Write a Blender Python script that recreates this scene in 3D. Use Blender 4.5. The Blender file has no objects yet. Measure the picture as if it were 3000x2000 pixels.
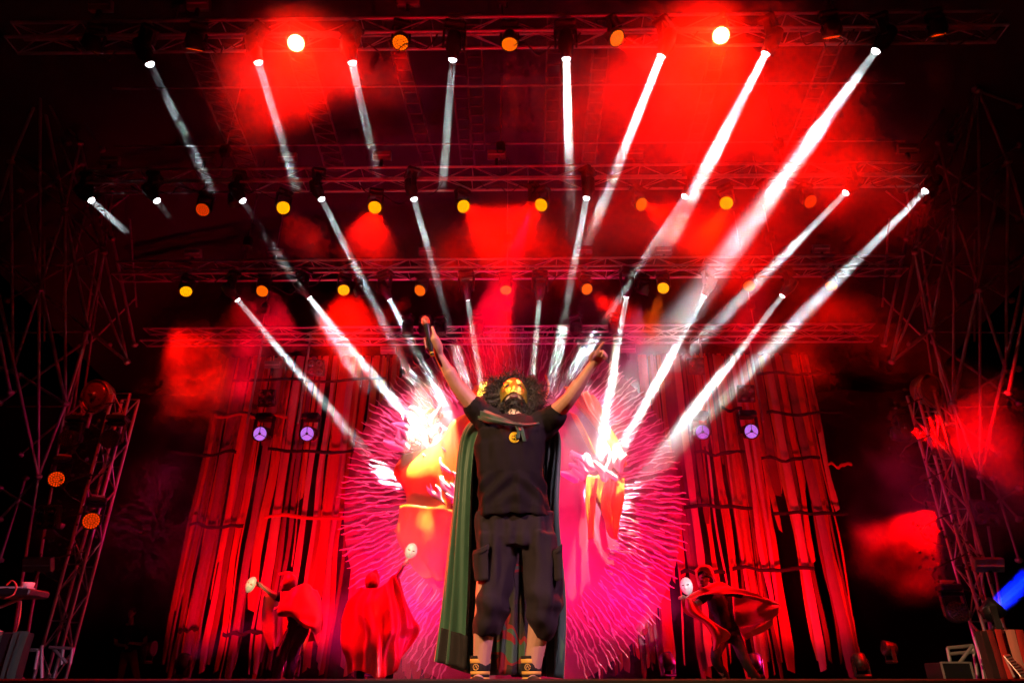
import bpy, bmesh, math, random
from mathutils import Vector, Matrix, Quaternion, noise
sc = bpy.context.scene
C = sc.collection
V = Vector
RND = random.Random(7)

# ------------------------------------------------------------------ camera
F = 2000.0
PITCH, YAW = math.radians(26.57), math.radians(0.8)
CAM = V((0.15, 0.0, -0.02))
_c = bpy.data.cameras.new('camera')
cam = bpy.data.objects.new('camera', _c)
C.objects.link(cam)
_c.sensor_width = 36.0
_c.lens = 24.0
_c.clip_start = 0.05
_c.clip_end = 600
cam.location = CAM
cam.rotation_euler = (math.pi / 2 + PITCH, 0, YAW)
sc.camera = cam
RC = cam.rotation_euler.to_matrix()
RCI = RC.transposed()

def at(px, py, Y):
    """point at depth y = Y that the photograph shows at (px, py)"""
    d = RC @ V(((px - 1500) / F, -(py - 1000) / F, -1.0))
    return CAM + d * ((Y - CAM.y) / d.y)

def proj(p):
    q = RCI @ (p - CAM)
    return 1500 + F * q.x / -q.z, 1000 - F * q.y / -q.z

# ------------------------------------------------------------------ night sky
w = bpy.data.worlds.new('World')
sc.world = w
w.use_nodes = True
_bg = w.node_tree.nodes['Background']
_sky = w.node_tree.nodes.new('ShaderNodeTexSky')
_sky.sky_type = 'NISHITA'
_sky.sun_disc = False
_sky.sun_elevation = math.radians(-6)
_sky.sun_rotation = math.radians(200)
w.node_tree.links.new(_sky.outputs[0], _bg.inputs[0])
_bg.inputs[1].default_value = 0.002

# ------------------------------------------------------------------ exposure
vs = sc.view_settings
vs.view_transform = 'Standard'
vs.look = 'None'
vs.gamma = 1
vs.use_curve_mapping = False
vs.exposure = 0.0
sc.cycles.use_denoising = True
sc.cycles.use_adaptive_sampling = True
sc.cycles.adaptive_threshold = 0.06
sc.cycles.adaptive_min_samples = 12
sc.cycles.use_light_tree = True
sc.cycles.max_bounces = 2
sc.cycles.diffuse_bounces = 1
sc.cycles.glossy_bounces = 1
sc.cycles.volume_bounces = 0
sc.cycles.transparent_max_bounces = 16
sc.cycles.volume_step_rate = 7.0
sc.cycles.volume_max_steps = 48
sc.cycles.sample_clamp_indirect = 4
sc.cycles.sample_clamp_direct = 0

# ------------------------------------------------------------------ materials
MATS = {}

def mat(name, col, rough=0.6, metal=0.0, var=0.0, scale=6.0, bump=0.0, spec=0.5, sheen=0.0, stretch=(1, 1, 1), trans=0.0):
    if name in MATS:
        return MATS[name]
    m = bpy.data.materials.new(name)
    m.use_nodes = True
    nt = m.node_tree
    b = nt.nodes['Principled BSDF']
    b.inputs['Base Color'].default_value = (*col, 1)
    b.inputs['Roughness'].default_value = rough
    b.inputs['Metallic'].default_value = metal
    b.inputs['Specular IOR Level'].default_value = spec
    if sheen:
        b.inputs['Sheen Weight'].default_value = sheen
    if var or bump:
        tc = nt.nodes.new('ShaderNodeTexCoord')
        mp = nt.nodes.new('ShaderNodeMapping')
        mp.inputs['Scale'].default_value = stretch
        n = nt.nodes.new('ShaderNodeTexNoise')
        n.inputs['Scale'].default_value = scale
        n.inputs['Detail'].default_value = 5
        nt.links.new(tc.outputs['Object'], mp.inputs[0])
        nt.links.new(mp.outputs[0], n.inputs[0])
        if var:
            mx = nt.nodes.new('ShaderNodeMix')
            mx.data_type = 'RGBA'
            mx.inputs[6].default_value = (*[max(0, c * (1 - var)) for c in col], 1)
            mx.inputs[7].default_value = (*[min(1, c * (1 + var)) for c in col], 1)
            nt.links.new(n.outputs['Fac'], mx.inputs[0])
            nt.links.new(mx.outputs[2], b.inputs['Base Color'])
        if bump:
            bp = nt.nodes.new('ShaderNodeBump')
            bp.inputs['Strength'].default_value = bump
            bp.inputs['Distance'].default_value = 0.02
            nt.links.new(n.outputs['Fac'], bp.inputs['Height'])
            nt.links.new(bp.outputs[0], b.inputs['Normal'])
    if trans:
        tr = nt.nodes.new('ShaderNodeBsdfTranslucent')
        tr.inputs[0].default_value = (*col, 1)
        ms = nt.nodes.new('ShaderNodeMixShader')
        ms.inputs[0].default_value = trans
        nt.links.new(b.outputs[0], ms.inputs[1])
        nt.links.new(tr.outputs[0], ms.inputs[2])
        nt.links.new(ms.outputs[0], nt.nodes['Material Output'].inputs[0])
    MATS[name] = m
    return m

def glow(name, col, strength):
    if name in MATS:
        return MATS[name]
    m = bpy.data.materials.new(name)
    m.use_nodes = True
    b = m.node_tree.nodes['Principled BSDF']
    b.inputs['Base Color'].default_value = (*[min(1, c) * .2 for c in col], 1)
    b.inputs['Emission Color'].default_value = (*col, 1)
    b.inputs['Emission Strength'].default_value = strength
    m.cycles.emission_sampling = 'NONE'
    b.inputs['Roughness'].default_value = 0.2
    MATS[name] = m
    return m

# ------------------------------------------------------------------ mesh building
def frame(d, up=V((0, 0, 1))):
    z = d.normalized()
    x = up.cross(z)
    if x.length < 1e-4:
        x = V((1, 0, 0)).cross(z)
        if x.length < 1e-4:
            x = V((0, 1, 0))
    x.normalize()
    y = z.cross(x)
    return Matrix((x, y, z)).transposed()

class MB:
    def __init__(s):
        s.v, s.f = [], []

    def ring(s, c, M, ru, rv, n, ph=0.0):
        i0 = len(s.v)
        for k in range(n):
            a = 2 * math.pi * k / n + ph
            s.v.append(c + M @ V((ru * math.cos(a), rv * math.sin(a), 0)))
        return i0

    def bridge(s, a, b, n):
        for k in range(n):
            k2 = (k + 1) % n
            s.f.append((a + k, a + k2, b + k2, b + k))

    def tube(s, p, q, r, n=8, r2=None, cap=True):
        M = frame(q - p)
        a = s.ring(p, M, r, r, n)
        b = s.ring(q, M, r if r2 is None else r2, r if r2 is None else r2, n)
        s.bridge(a, b, n)
        if cap:
            s.f.append(tuple(range(a, a + n))[::-1])
            s.f.append(tuple(range(b, b + n)))
        return s

    def path(s, pts, r, n=8, cap=True):
        rs = r if isinstance(r, (list, tuple)) else [r] * len(pts)
        prev = None
        up = V((0.13, 0.21, 0.97))
        for i, p in enumerate(pts):
            d = pts[min(i + 1, len(pts) - 1)] - pts[max(i - 1, 0)]
            if d.length < 1e-7:
                d = V((0, 0, 1))
            M = frame(d, up)
            up = M @ V((0, 1, 0))
            a = s.ring(p, M, rs[i], rs[i], n)
            if prev is not None:
                s.bridge(prev, a, n)
            elif cap:
                s.f.append(tuple(range(a, a + n))[::-1])
            prev = a
        if cap:
            s.f.append(tuple(range(prev, prev + n)))
        return s

    def lathe(s, c, M, prof, n=20, cap=True):
        """prof: (z, r) pairs along M's z axis"""
        prev = None
        for i, (z, r) in enumerate(prof):
            a = s.ring(c + M @ V((0, 0, z)), M, r, r, n)
            if prev is not None:
                s.bridge(prev, a, n)
            elif cap:
                s.f.append(tuple(range(a, a + n))[::-1])
            prev = a
        if cap:
            s.f.append(tuple(range(prev, prev + n)))
        return s

    def box(s, c, size, M=None, bev=0.0):
        M = M or Matrix.Identity(3)
        hx, hy, hz = size[0] / 2, size[1] / 2, size[2] / 2
        if bev <= 0:
            i = len(s.v)
            for x, y, z in ((-1, -1, -1), (1, -1, -1), (1, 1, -1), (-1, 1, -1), (-1, -1, 1), (1, -1, 1), (1, 1, 1), (-1, 1, 1)):
                s.v.append(c + M @ V((x * hx, y * hy, z * hz)))
            for f in ((3, 2, 1, 0), (4, 5, 6, 7), (0, 1, 5, 4), (1, 2, 6, 5), (2, 3, 7, 6), (3, 0, 4, 7)):
                s.f.append(tuple(i + k for k in f))
            return s
        b = min(bev, hx * .9, hy * .9, hz * .9)
        rings = []
        for z, k in ((-hz, b), (-hz + b, 0), (hz - b, 0), (hz, b)):
            i = len(s.v)
            X, Y, bb = hx - k, hy - k, b * .6
            for x, y in ((-X + bb, -Y), (X - bb, -Y), (X, -Y + bb), (X, Y - bb), (X - bb, Y), (-X + bb, Y), (-X, Y - bb), (-X, -Y + bb)):
                s.v.append(c + M @ V((x, y, z)))
            rings.append(i)
        for a, c2 in zip(rings, rings[1:]):
            s.bridge(a, c2, 8)
        s.f.append(tuple(range(rings[0], rings[0] + 8))[::-1])
        s.f.append(tuple(range(rings[-1], rings[-1] + 8)))
        return s

    def ball(s, c, r, n=10, m=7, M=None):
        M = M or Matrix.Identity(3)
        r = r if isinstance(r, (tuple, list)) else (r, r, r)
        rows = []
        for j in range(1, m):
            t = math.pi * j / m
            i = len(s.v)
            for k in range(n):
                a = 2 * math.pi * k / n
                s.v.append(c + M @ V((r[0] * math.sin(t) * math.cos(a), r[1] * math.sin(t) * math.sin(a), -r[2] * math.cos(t))))
            rows.append(i)
        for a, b in zip(rows, rows[1:]):
            s.bridge(a, b, n)
        bot = len(s.v); s.v.append(c + M @ V((0, 0, -r[2])))
        top = len(s.v); s.v.append(c + M @ V((0, 0, r[2])))
        for k in range(n):
            s.f.append((bot, rows[0] + (k + 1) % n, rows[0] + k))
            s.f.append((top, rows[-1] + k, rows[-1] + (k + 1) % n))
        return s

    def mesh(s, name, m, off=V((0, 0, 0)), smooth=True):
        me = bpy.data.meshes.new(name)
        me.from_pydata([tuple(p - off) for p in s.v], [], s.f)
        if smooth:
            me.polygons.foreach_set('use_smooth', [True] * len(me.polygons))
        if m is not None:
            me.materials.append(m)
        me.update()
        return me

def rootloc(o):
    while o.parent is not None:
        o = o.parent
    return o.location

def part(name, mb, m, parent, smooth=False, label=None):
    o = bpy.data.objects.new(name, mb.mesh(name, m, rootloc(parent), smooth))
    C.objects.link(o)
    o.parent = parent
    if label:
        o['label'] = label
    return o

def piece(name, me, M, parent):
    """one shared-mesh piece placed by the world matrix M"""
    o = bpy.data.objects.new(name, me)
    C.objects.link(o)
    o.parent = parent
    o.matrix_local = Matrix.Translation(-rootloc(parent)) @ M
    return o

def tag(o, label, cat, group=None):
    o['label'] = label
    o['category'] = cat
    if group:
        o['group'] = group
    return o

def thing(name, label, cat, loc, group=None):
    o = bpy.data.objects.new(name, None)
    C.objects.link(o)
    o.location = loc
    o.empty_display_size = 0.1
    return tag(o, label, cat, group)

def solo(name, mb, m, label, cat, group=None, smooth=False, loc=None):
    loc = loc if loc is not None else (mb.v[0].copy() if mb.v else V((0, 0, 0)))
    o = bpy.data.objects.new(name, mb.mesh(name, m, loc, smooth))
    o.location = loc
    C.objects.link(o)
    return tag(o, label, cat, group)

def struct(name, mb, m, smooth=False, kind='structure'):
    o = bpy.data.objects.new(name, mb.mesh(name, m, V((0, 0, 0)), smooth))
    C.objects.link(o)
    o['kind'] = kind
    return o

def unit_tube(name, m, n=8):
    mb = MB()
    mb.tube(V((0, 0, 0)), V((0, 0, 1)), 1.0, n)
    return mb.mesh(name, m)

def rodM(p, q, r):
    d = q - p
    M = frame(d).to_4x4()
    return Matrix.Translation(p) @ M @ Matrix.Diagonal((r, r, d.length, 1))

def crom(pts, t):
    """Catmull-Rom through pts, t in 0..1"""
    n = len(pts) - 1
    x = min(max(t * n, 0), n - 1e-9) if n > 0 else 0
    i = int(x)
    f = x - i
    p1, p2 = pts[i], pts[min(i + 1, n)]
    p0 = pts[i - 1] if i > 0 else p1 * 2 - p2
    p3 = pts[i + 2] if i + 2 <= n else p2 * 2 - p1
    return 0.5 * ((2 * p1) + (p2 - p0) * f + (2 * p0 - 5 * p1 + 4 * p2 - p3) * f * f + (3 * p1 - p0 - 3 * p2 + p3) * f ** 3)

def sheet(ctrl, nu, nv, fold=None, thick=0.004, world=False):
    """smooth cloth through a grid of control points; rows run down the cloth"""
    G = [[(p if world else at(*p)) for p in row] for row in ctrl]
    mb = MB()
    P = []
    for j in range(nv + 1):
        v = j / nv
        for i in range(nu + 1):
            u = i / nu
            P.append(crom([crom(r, u) for r in G], v))
    N = []
    for j in range(nv + 1):
        for i in range(nu + 1):
            a = P[j * (nu + 1) + min(i + 1, nu)] - P[j * (nu + 1) + max(i - 1, 0)]
            b = P[min(j + 1, nv) * (nu + 1) + i] - P[max(j - 1, 0) * (nu + 1) + i]
            n = a.cross(b)
            N.append(n.normalized() if n.length > 1e-9 else V((0, -1, 0)))
    if fold:
        P = [p + N[k] * fold((k % (nu + 1)) / nu, (k // (nu + 1)) / nv, p) for k, p in enumerate(P)]
    mb.v = P + [p - N[k] * thick for k, p in enumerate(P)]
    K = len(P)
    W = nu + 1
    for j in range(nv):
        for i in range(nu):
            a = j * W + i
            mb.f.append((a, a + W, a + W + 1, a + 1))
            mb.f.append((K + a, K + a + 1, K + a + W + 1, K + a + W))
    rim = [i for i in range(W)] + [j * W + nu for j in range(1, nv + 1)] + [nv * W + i for i in range(nu - 1, -1, -1)] + [j * W for j in range(nv - 1, 0, -1)]
    for a, b in zip(rim, rim[1:] + rim[:1]):
        mb.f.append((a, b, K + b, K + a))
    return mb

ORD = ['first', 'second', 'third', 'fourth', 'fifth', 'sixth', 'seventh', 'eighth', 'ninth', 'tenth']

# ------------------------------------------------------------------ the stage itself
M_black = mat('black_cloth', (0.012, 0.011, 0.012), 0.9, var=.4, scale=3, bump=.2)
M_deck = mat('black_deck', (0.02, 0.018, 0.018), 0.45, var=.5, scale=8, bump=.1)
M_alu = mat('brushed_aluminium', (0.55, 0.55, 0.56), 0.42, 0.55, var=.25, scale=20)
M_steel = mat('galvanised_steel', (0.42, 0.41, 0.40), 0.5, 0.5, var=.35, scale=14)
M_body = mat('black_fixture_paint', (0.015, 0.015, 0.017), 0.42, var=.2, scale=30)
M_rubber = mat('black_rubber', (0.02, 0.02, 0.02), 0.7)
M_ground = mat('dark_ground', (0.03, 0.028, 0.026), 0.95, var=.4, scale=2)

EDGE = 3.78
mb = MB(); mb.box(V((0, 40, -1.35)), (200, 160, .1)); struct('ground', mb, M_ground)
deck = bpy.data.objects.new('stage_floor', None); C.objects.link(deck); deck['kind'] = 'structure'
mb = MB(); mb.box(V((0, 0, 0)), (1.994, .994, .04), bev=.004)
me_panel = mb.mesh('deck_panel', M_deck, smooth=False)
for i in range(10):
    for j in range(16):
        piece('deck_panel', me_panel, Matrix.Translation(V((-9 + 2 * i, EDGE + .56 + j, -.10))), deck)
mb = MB(); mb.box(V((0, EDGE + .03, -.68)), (20, .02, 1.27)); part('fascia', mb, M_black, deck)
mb = MB(); mb.box(V((0, EDGE + .02, -.035)), (20, .06, .07), None, .008); part('edge_lip', mb, M_black, deck)
mb = MB()
for x0, x1 in ((-17, 17),):
    n = 60
    a = []
    for k in range(n + 1):
        x = x0 + (x1 - x0) * k / n
        y = 18.6 + .12 * math.sin(k * 2.1) + .05 * math.sin(k * 5.3)
        mb.v += [V((x, y, -.02)), V((x, y + .03, 7.6))]
    for k in range(n):
        mb.f.append((2 * k, 2 * k + 2, 2 * k + 3, 2 * k + 1))
solo('black_curtain', mb, M_black, 'plain black curtain closing the back of the stage behind the strips', 'curtain', smooth=True, loc=V((0, 18.6, 0)))
mb = MB()
for k in range(25):
    x = -12 + k
    z = 11.6 - .018 * x * x
    mb.v += [V((x, 4.5, z + .7)), V((x, 19.5, z - 1.3))]
for k in range(24):
    mb.f.append((2 * k, 2 * k + 2, 2 * k + 3, 2 * k + 1))
struct('roof', mb, mat('roof_canvas', (0.02, 0.018, 0.018), .8, var=.3), True)
# ------------------------------------------------------------------ trusses
ME_chord = unit_tube('chord', M_alu, 10)
ME_brace = unit_tube('brace', M_alu, 6)
M_plate = mat('truss_plate', (0.5, 0.5, 0.5), .5, .5)

def box_truss(name, label, group, P0, P1, s=0.29, bay=0.5, rc=0.024, rb=0.009, up=V((0, 0, 1))):
    """square truss from P0 to P1 (front lower chord), s wide"""
    t = thing(name, label, 'truss', P0, group)
    d = (P1 - P0)
    L = d.length
    d.normalize()
    side = up.cross(d).normalized()      # towards the back of the stage
    up2 = d.cross(side).normalized()
    cor = [V((0, 0, 0)), side * s, side * s + up2 * s, up2 * s]
    for c in cor:
        piece('chord', ME_chord, rodM(P0 + c, P1 + c, rc), t)
    n = max(2, round(L / bay))
    for f in range(4):
        a, b = cor[f], cor[(f + 1) % 4]
        for k in range(n):
            x0, x1 = P0 + d * (L * k / n), P0 + d * (L * (k + 1) / n)
            p, q = (x0 + a, x1 + b) if (k + f) % 2 else (x0 + b, x1 + a)
            piece('brace', ME_brace, rodM(p, q, rb), t)
        if f % 2 == 0:
            for k in range(n + 1):
                if (k % 2 == 0) or k == n:
                    x0 = P0 + d * (L * k / n)
                    piece('strut', ME_brace, rodM(x0 + a, x0 + b, rb), t)
    return t

TR = {1: (6.65, 8.2, 20, 2965), 2: (9.46, 7.9, 235, 2722), 3: (11.55, 7.33, 330, 2665), 4: (13.3, 6.72, 412, 2575)}
TRN = {1: 'foremost', 2: 'second', 3: 'third', 4: 'rearmost'}
TRY = {1: 95, 2: 528, 3: 797, 4: 992}
TRX = {}
for k, (D, Z, xl, xr) in TR.items():
    a, b = at(xl, TRY[k], D), at(xr, TRY[k], D)
    TRX[k] = (a.x, b.x)
    box_truss('lighting_truss', f'long aluminium box truss spanning the stage, {TRN[k]} of the four', 'trusses across the stage', V((a.x, D, Z)), V((b.x, D, Z)))

# hangers (chains) from the roof
ME_chain = unit_tube('hoist_chain', M_steel, 5)
for k, (D, Z, xl, xr) in TR.items():
    for j, fx in enumerate((0.16, 0.5, 0.84)):
        x = TRX[k][0] + (TRX[k][1] - TRX[k][0]) * fx
        p = V((x, D + .145, Z + .29))
        t = thing('chain_hoist', f'{("left", "middle", "right")[j]} chain hoist holding up the {TRN[k]} truss', 'hoist', p, 'hoists above the trusses')
        m2 = MB(); m2.box(p + V((0, 0, .55)), (.16, .14, .26), bev=.03); part('hoist_body', m2, M_body, t)
        piece('hoist_chain', ME_chain, rodM(p, p + V((0, 0, .45)), .012), t)
        piece('hoist_chain', ME_chain, rodM(p + V((0, 0, .65)), V((x, D + .145, 10.9 - .1 * (D - 6))), .012), t)

# roof rafters: ladder beams running back under the roof
ME_dark = unit_tube('rail', mat('dark_steel', (0.16, 0.15, 0.15), .5, .5, var=.3), 6)
RL = [((1145, 60, 7.5), (1262, 500, 10.6)), ((1330, 40, 7.5), (1372, 490, 10.6)), ((1385, 40, 7.5), (1400, 440, 10.0)), ((1630, 40, 7.5), (1612, 500, 10.6)), ((1770, 60, 7.5), (1722, 500, 10.6)), ((560, 110, 7.5), (730, 500, 10.6)), ((2460, 90, 7.5), (2300, 500, 10.6)), ((850, 60, 7.5), (985, 500, 10.6)), ((2130, 60, 7.5), (2010, 500, 10.6))]
for i, (a, b) in enumerate(RL):
    p, q = at(*a), at(*b)
    p.z = min(p.z, 10.9); q.z = min(q.z, 9.7)
    t = thing('roof_rafter', f'dark ladder rafter under the roof, {ORD[[5,7,0,1,2,3,4,8,6].index(i)]} from the left', 'rafter', p, 'ladder rafters under the roof')
    wv = V((.13, 0, 0)) if i not in (5, 7) else V((.2, 0, 0))
    for s in (-1, 1):
        piece('rail', ME_dark, rodM(p + wv * s, q + wv * s, .022), t)
    n = 14
    for k in range(n + 1):
        c = p.lerp(q, k / n)
        if i in (5, 7) and k < n:
            piece('rung', ME_dark, rodM(c - wv, p.lerp(q, (k + 1) / n) + wv, .014), t)
        piece('rung', ME_dark, rodM(c - wv, c + wv, .014), t)
for py, Y in ((255, 8.0), (425, 9.9)):
    a, b = at(330, py + 5, Y), at(2650, py - 12, Y)
    mb = MB(); mb.tube(a, b, .016, 6)
    solo('roof_purlin', mb, M_steel, f'thin steel purlin under the roof, {"nearer" if Y < 9 else "farther"} of the two', 'purlin')

# ------------------------------------------------------------------ side scaffolds
ME_pole = unit_tube('pole', M_steel, 8)
mb = MB(); mb.box(V((0, 0, 0)), (.11, .11, .1), bev=.03); ME_coup = mb.mesh('coupler', M_steel)

def scaffold(name, label, segs, mirror=False):
    t = None
    seen = {}
    def dep(px, py, back):
        return 8.6 + 3.6 * max(0, min(1, py / 1400.0)) + back
    for (x0, y0, x1, y1, back, r) in segs:
        if mirror:
            x0, x1 = 2985 - x0, 2985 - x1
        p, q = at(x0, y0, dep(x0, y0, back)), at(x1, y1, dep(x1, y1, back))
        if t is None:
            t = thing(name, label, 'scaffold', V((p.x, p.y, -.04)), 'steel scaffolds at the stage sides')
        piece('pole', ME_pole, rodM(p, q, r), t)
        for e in (p, q):
            k = (round(e.x, 1), round(e.y, 1), round(e.z, 1))
            if k not in seen and r > .02:
                seen[k] = 1
                piece('coupler', ME_coup, Matrix.Translation(e) @ frame(q - p).to_4x4(), t)
    return t

SEG = []
legs = [((-40, 700), (112, 1396), .0), ((60, 560), (192, 1182), .2), ((120, 265), (258, 968), .5), ((235, 420), (373, 1060), 1.1), ((-120, 400), (30, 1150), -.2), ((300, 560), (395, 1010), 1.6)]
for a, b, bk in legs:
    SEG.append((*a, *b, bk, .034))
nodes = [[(32, 475), (115, 850), (192, 1182)], [(118, 268), (190, 610), (258, 968)], [(-40, 720), (38, 1085), (112, 1396)], [(235, 420), (305, 740), (373, 1060)]]
for (A, ba), (B, bb) in (((nodes[0], .2), (nodes[1], .5)), ((nodes[2], 0), (nodes[0], .2)), ((nodes[1], .5), (nodes[3], 1.1))):
    for i in range(3):
        SEG.append((*A[i], *B[i], (ba + bb) / 2, .028))
        if i < 2:
            SEG.append((*A[i], *B[i + 1], (ba + bb) / 2 + .08, .026))
            SEG.append((*B[i], *A[i + 1], (ba + bb) / 2 - .08, .026))
SEG += [(0, 310, 130, 262, .4, .026), (0, 425, 280, 600, .9, .026), (150, 540, 330, 700, 1.3, .024), (0, 640, 240, 480, .8, .024), (20, 880, 300, 720, .9, .022), (0, 1180, 250, 1000, .6, .024), (60, 1330, 240, 1180, .8, .022), (-20, 760, 320, 1010, 1.4, .022), (110, 150, 300, 440, .8, .026), (60, 130, 200, 420, .4, .024), (130, 700, 130, 1000, 1.5, .018), (300, 620, 210, 1240, 1.9, .024), (330, 560, 235, 1230, 1.6, .022), (380, 640, 400, 900, 2.0, .02), (290, 470, 180, 900, 2.1, .02), (0, 780, 280, 775, 1.8, .016), (0, 975, 260, 972, 1.8, .016), (20, 1190, 200, 1190, 1.5, .016), (0, 1430, 180, 1540, 1.0, .024), (0, 1080, 60, 1100, .2, .026), (40, 560, 300, 900, 2.4, .018), (210, 700, 390, 560, 2.2, .02), (270, 1000, 400, 870, 2.0, .02), (75, 1400, 0, 1640, .9, .022), (112, 1396, 0, 1520, .6, .024), (112, 1396, 20, 1990, .6, .026), (192, 1182, 60, 1990, .6, .026), (258, 968, 190, 1240, .9, .028)]
scaffold('side_scaffold', 'dark lattice of steel scaffold tubes left of the stage', SEG)
scaffold('side_scaffold', 'dark lattice of steel scaffold tubes right of the stage', SEG, True)

# ------------------------------------------------------------------ lamps
def spot(parent, p, d, ang, power, col, falloff=None, blend=.2, soft=.02, gobo=0.0, seed=0.0):
    l = bpy.data.lights.new('bulb', 'SPOT')
    l.energy = power
    l.color = col
    l.spot_size = math.radians(ang)
    l.spot_blend = blend
    l.shadow_soft_size = soft
    if falloff or gobo:
        l.use_nodes = True
        nt = l.node_tree
        e = nt.nodes['Emission']
        val = None
        if falloff:
            f = nt.nodes.new('ShaderNodeLightFalloff')
            f.inputs[0].default_value = 1
            val = f.outputs[falloff]
        if gobo:
            tc = nt.nodes.new('ShaderNodeTexCoord')
            mp = nt.nodes.new('ShaderNodeMapping')
            mp.inputs['Location'].default_value = (seed, seed * 2.3, 0)
            n = nt.nodes.new('ShaderNodeTexNoise')
            n.inputs['Scale'].default_value = 900.0 / ang * .16
            n.inputs['Detail'].default_value = 2
            nt.links.new(tc.outputs['Normal'], mp.inputs[0])
            nt.links.new(mp.outputs[0], n.inputs[0])
            mr = nt.nodes.new('ShaderNodeMapRange')
            mr.inputs[1].default_value = .38
            mr.inputs[2].default_value = .62
            mr.inputs[3].default_value = 1 - gobo
            mr.inputs[4].default_value = 1 + gobo
            nt.links.new(n.outputs['Fac'], mr.inputs[0])
            if val is not None:
                mu = nt.nodes.new('ShaderNodeMath')
                mu.operation = 'MULTIPLY'
                nt.links.new(val, mu.inputs[0])
                nt.links.new(mr.outputs[0], mu.inputs[1])
                val = mu.outputs[0]
            else:
                val = mr.outputs[0]
        nt.links.new(val, e.inputs['Strength'])
    o = bpy.data.objects.new('bulb', l)
    C.objects.link(o)
    o.parent = parent
    o.matrix_local = Matrix.Translation(p - rootloc(parent)) @ d.to_track_quat('-Z', 'Y').to_matrix().to_4x4()
    return o

def beam_lamp(parent, p, d, spread, power, col, r=.05):
    l = bpy.data.lights.new('bulb', 'AREA')
    l.shape = 'DISK'
    l.size = 2 * r
    l.spread = math.radians(spread)
    l.energy = power
    l.color = col
    o = bpy.data.objects.new('bulb', l)
    C.objects.link(o)
    o.parent = parent
    o.matrix_local = Matrix.Translation(p - rootloc(parent)) @ d.to_track_quat('-Z', 'Y').to_matrix().to_4x4()
    return o

# shared meshes of the fixtures (pointing along +z, pivot at the origin)
I3 = Matrix.Identity(3)
def _head(prof, n=20):
    mb = MB(); mb.lathe(V((0, 0, 0)), I3, prof, n); return mb
ME_bhead = _head([(-.2, .06), (-.19, .1), (-.05, .125), (.08, .12), (.14, .09), (.24, .085), (.25, .075), (.235, .068)]).mesh('head', M_body)
ME_phead = _head([(-.17, .07), (-.16, .12), (-.04, .15), (.06, .165), (.12, .17), (.125, .158), (.11, .155)], 24).mesh('head', M_body)
mb = MB()
for s in (-1, 1):
    mb.box(V((s * .165, 0, .12)), (.035, .1, .36), bev=.012)
mb.box(V((0, 0, .29)), (.37, .13, .06), bev=.02)
ME_yoke = mb.mesh('yoke', M_body, smooth=False)
mb = MB(); mb.box(V((0, 0, .385)), (.34, .26, .12), bev=.03)
for k in range(4):
    mb.box(V((-.12 + .08 * k, -.134, .385)), (.05, .012, .05))
ME_base = mb.mesh('base', M_body, smooth=False)
mb = MB(); mb.box(V((0, 0, .475)), (.24, .05, .06), bev=.01)
ME_clamp = mb.mesh('clamp', M_steel, smooth=False)
def lens_mesh(r, z, m, dome=.012):
    mb = MB(); mb.lathe(V((0, 0, z)), I3, [(0, r), (dome * .35, r * .93), (dome * .7, r * .7), (dome * .93, r * .38), (dome, r * .08)], 24); return mb.mesh('lens', m)
def cells_mesh(m, R=.148, z=.115, r=.021):
    mb = MB()
    pts = [(0, 0)]
    for ring, n in ((.33, 6), (.66, 12), (.95, 18)):
        for k in range(n):
            a = 2 * math.pi * (k + .5 * (n == 12)) / n
            pts.append((R * ring * .93 * math.cos(a), R * ring * .93 * math.sin(a)))
    for x, y in pts:
        mb.lathe(V((x, y, z)), I3, [(0, r), (.006, r * .8), (.009, r * .3)], 8)
    return mb.mesh('led_cells', m)

G_white = glow('white_lens', (.93, .97, 1.0), 9)
LED = {'hot': cells_mesh(glow('led_hot', (1, .62, .25), 20), r=.024), 'yellow': cells_mesh(glow('led_yellow', (1, .34, .0), 2.8), r=.0185), 'orange': cells_mesh(glow('led_orange', (1, .13, .0), 2.4), r=.0175), 'dim': cells_mesh(glow('led_dim', (1, .05, .0), 1.2), r=.017), 'off': cells_mesh(mat('led_off', (.05, .03, .03), .2))}
ME_face = lens_mesh(.15, .112, mat('led_plate', (.03, .02, .02), .35), .001)
ME_wlens = lens_mesh(.07, .225, G_white, .06)

def head_light(name, label, cat, group, lens, d, kind, size=1.0, up=V((0, 0, 1)), base=True):
    """moving head whose lens sits at `lens` and looks along d; hangs below its base when up is +z"""
    d = d.normalized()
    off = (.24 if kind == 'beam' else .12) * size
    piv = lens - d * off
    t = thing(name, label, cat, piv + up * (.45 * size), group)
    h = V((d.x, d.y, 0)) if abs(up.z) > .5 else d - up * d.dot(up)
    if h.length < .05:
        h = V((0, -1, 0))
    h.normalize()
    S = Matrix.Diagonal((size, size, size, 1))
    Mh = Matrix.Translation(piv) @ frame(d).to_4x4() @ S
    xax = h.cross(up).normalized()
    My = Matrix.Translation(piv) @ Matrix((xax, up.cross(xax), up)).transposed().to_4x4() @ S
    hd = piece('head', ME_bhead if kind == 'beam' else ME_phead, Mh, t)
    if kind == 'beam':
        o = bpy.data.objects.new('lens', ME_wlens)
        C.objects.link(o); o.parent = hd
    else:
        for n_, me in (('face_plate', ME_face), ('led_cells', LED[kind])):
            o = bpy.data.objects.new(n_, me)
            C.objects.link(o); o.parent = hd
    piece('yoke', ME_yoke, My, t)
    if base:
        piece('base', ME_base, My, t)
        piece('clamp', ME_clamp, My, t)
    return t

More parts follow.
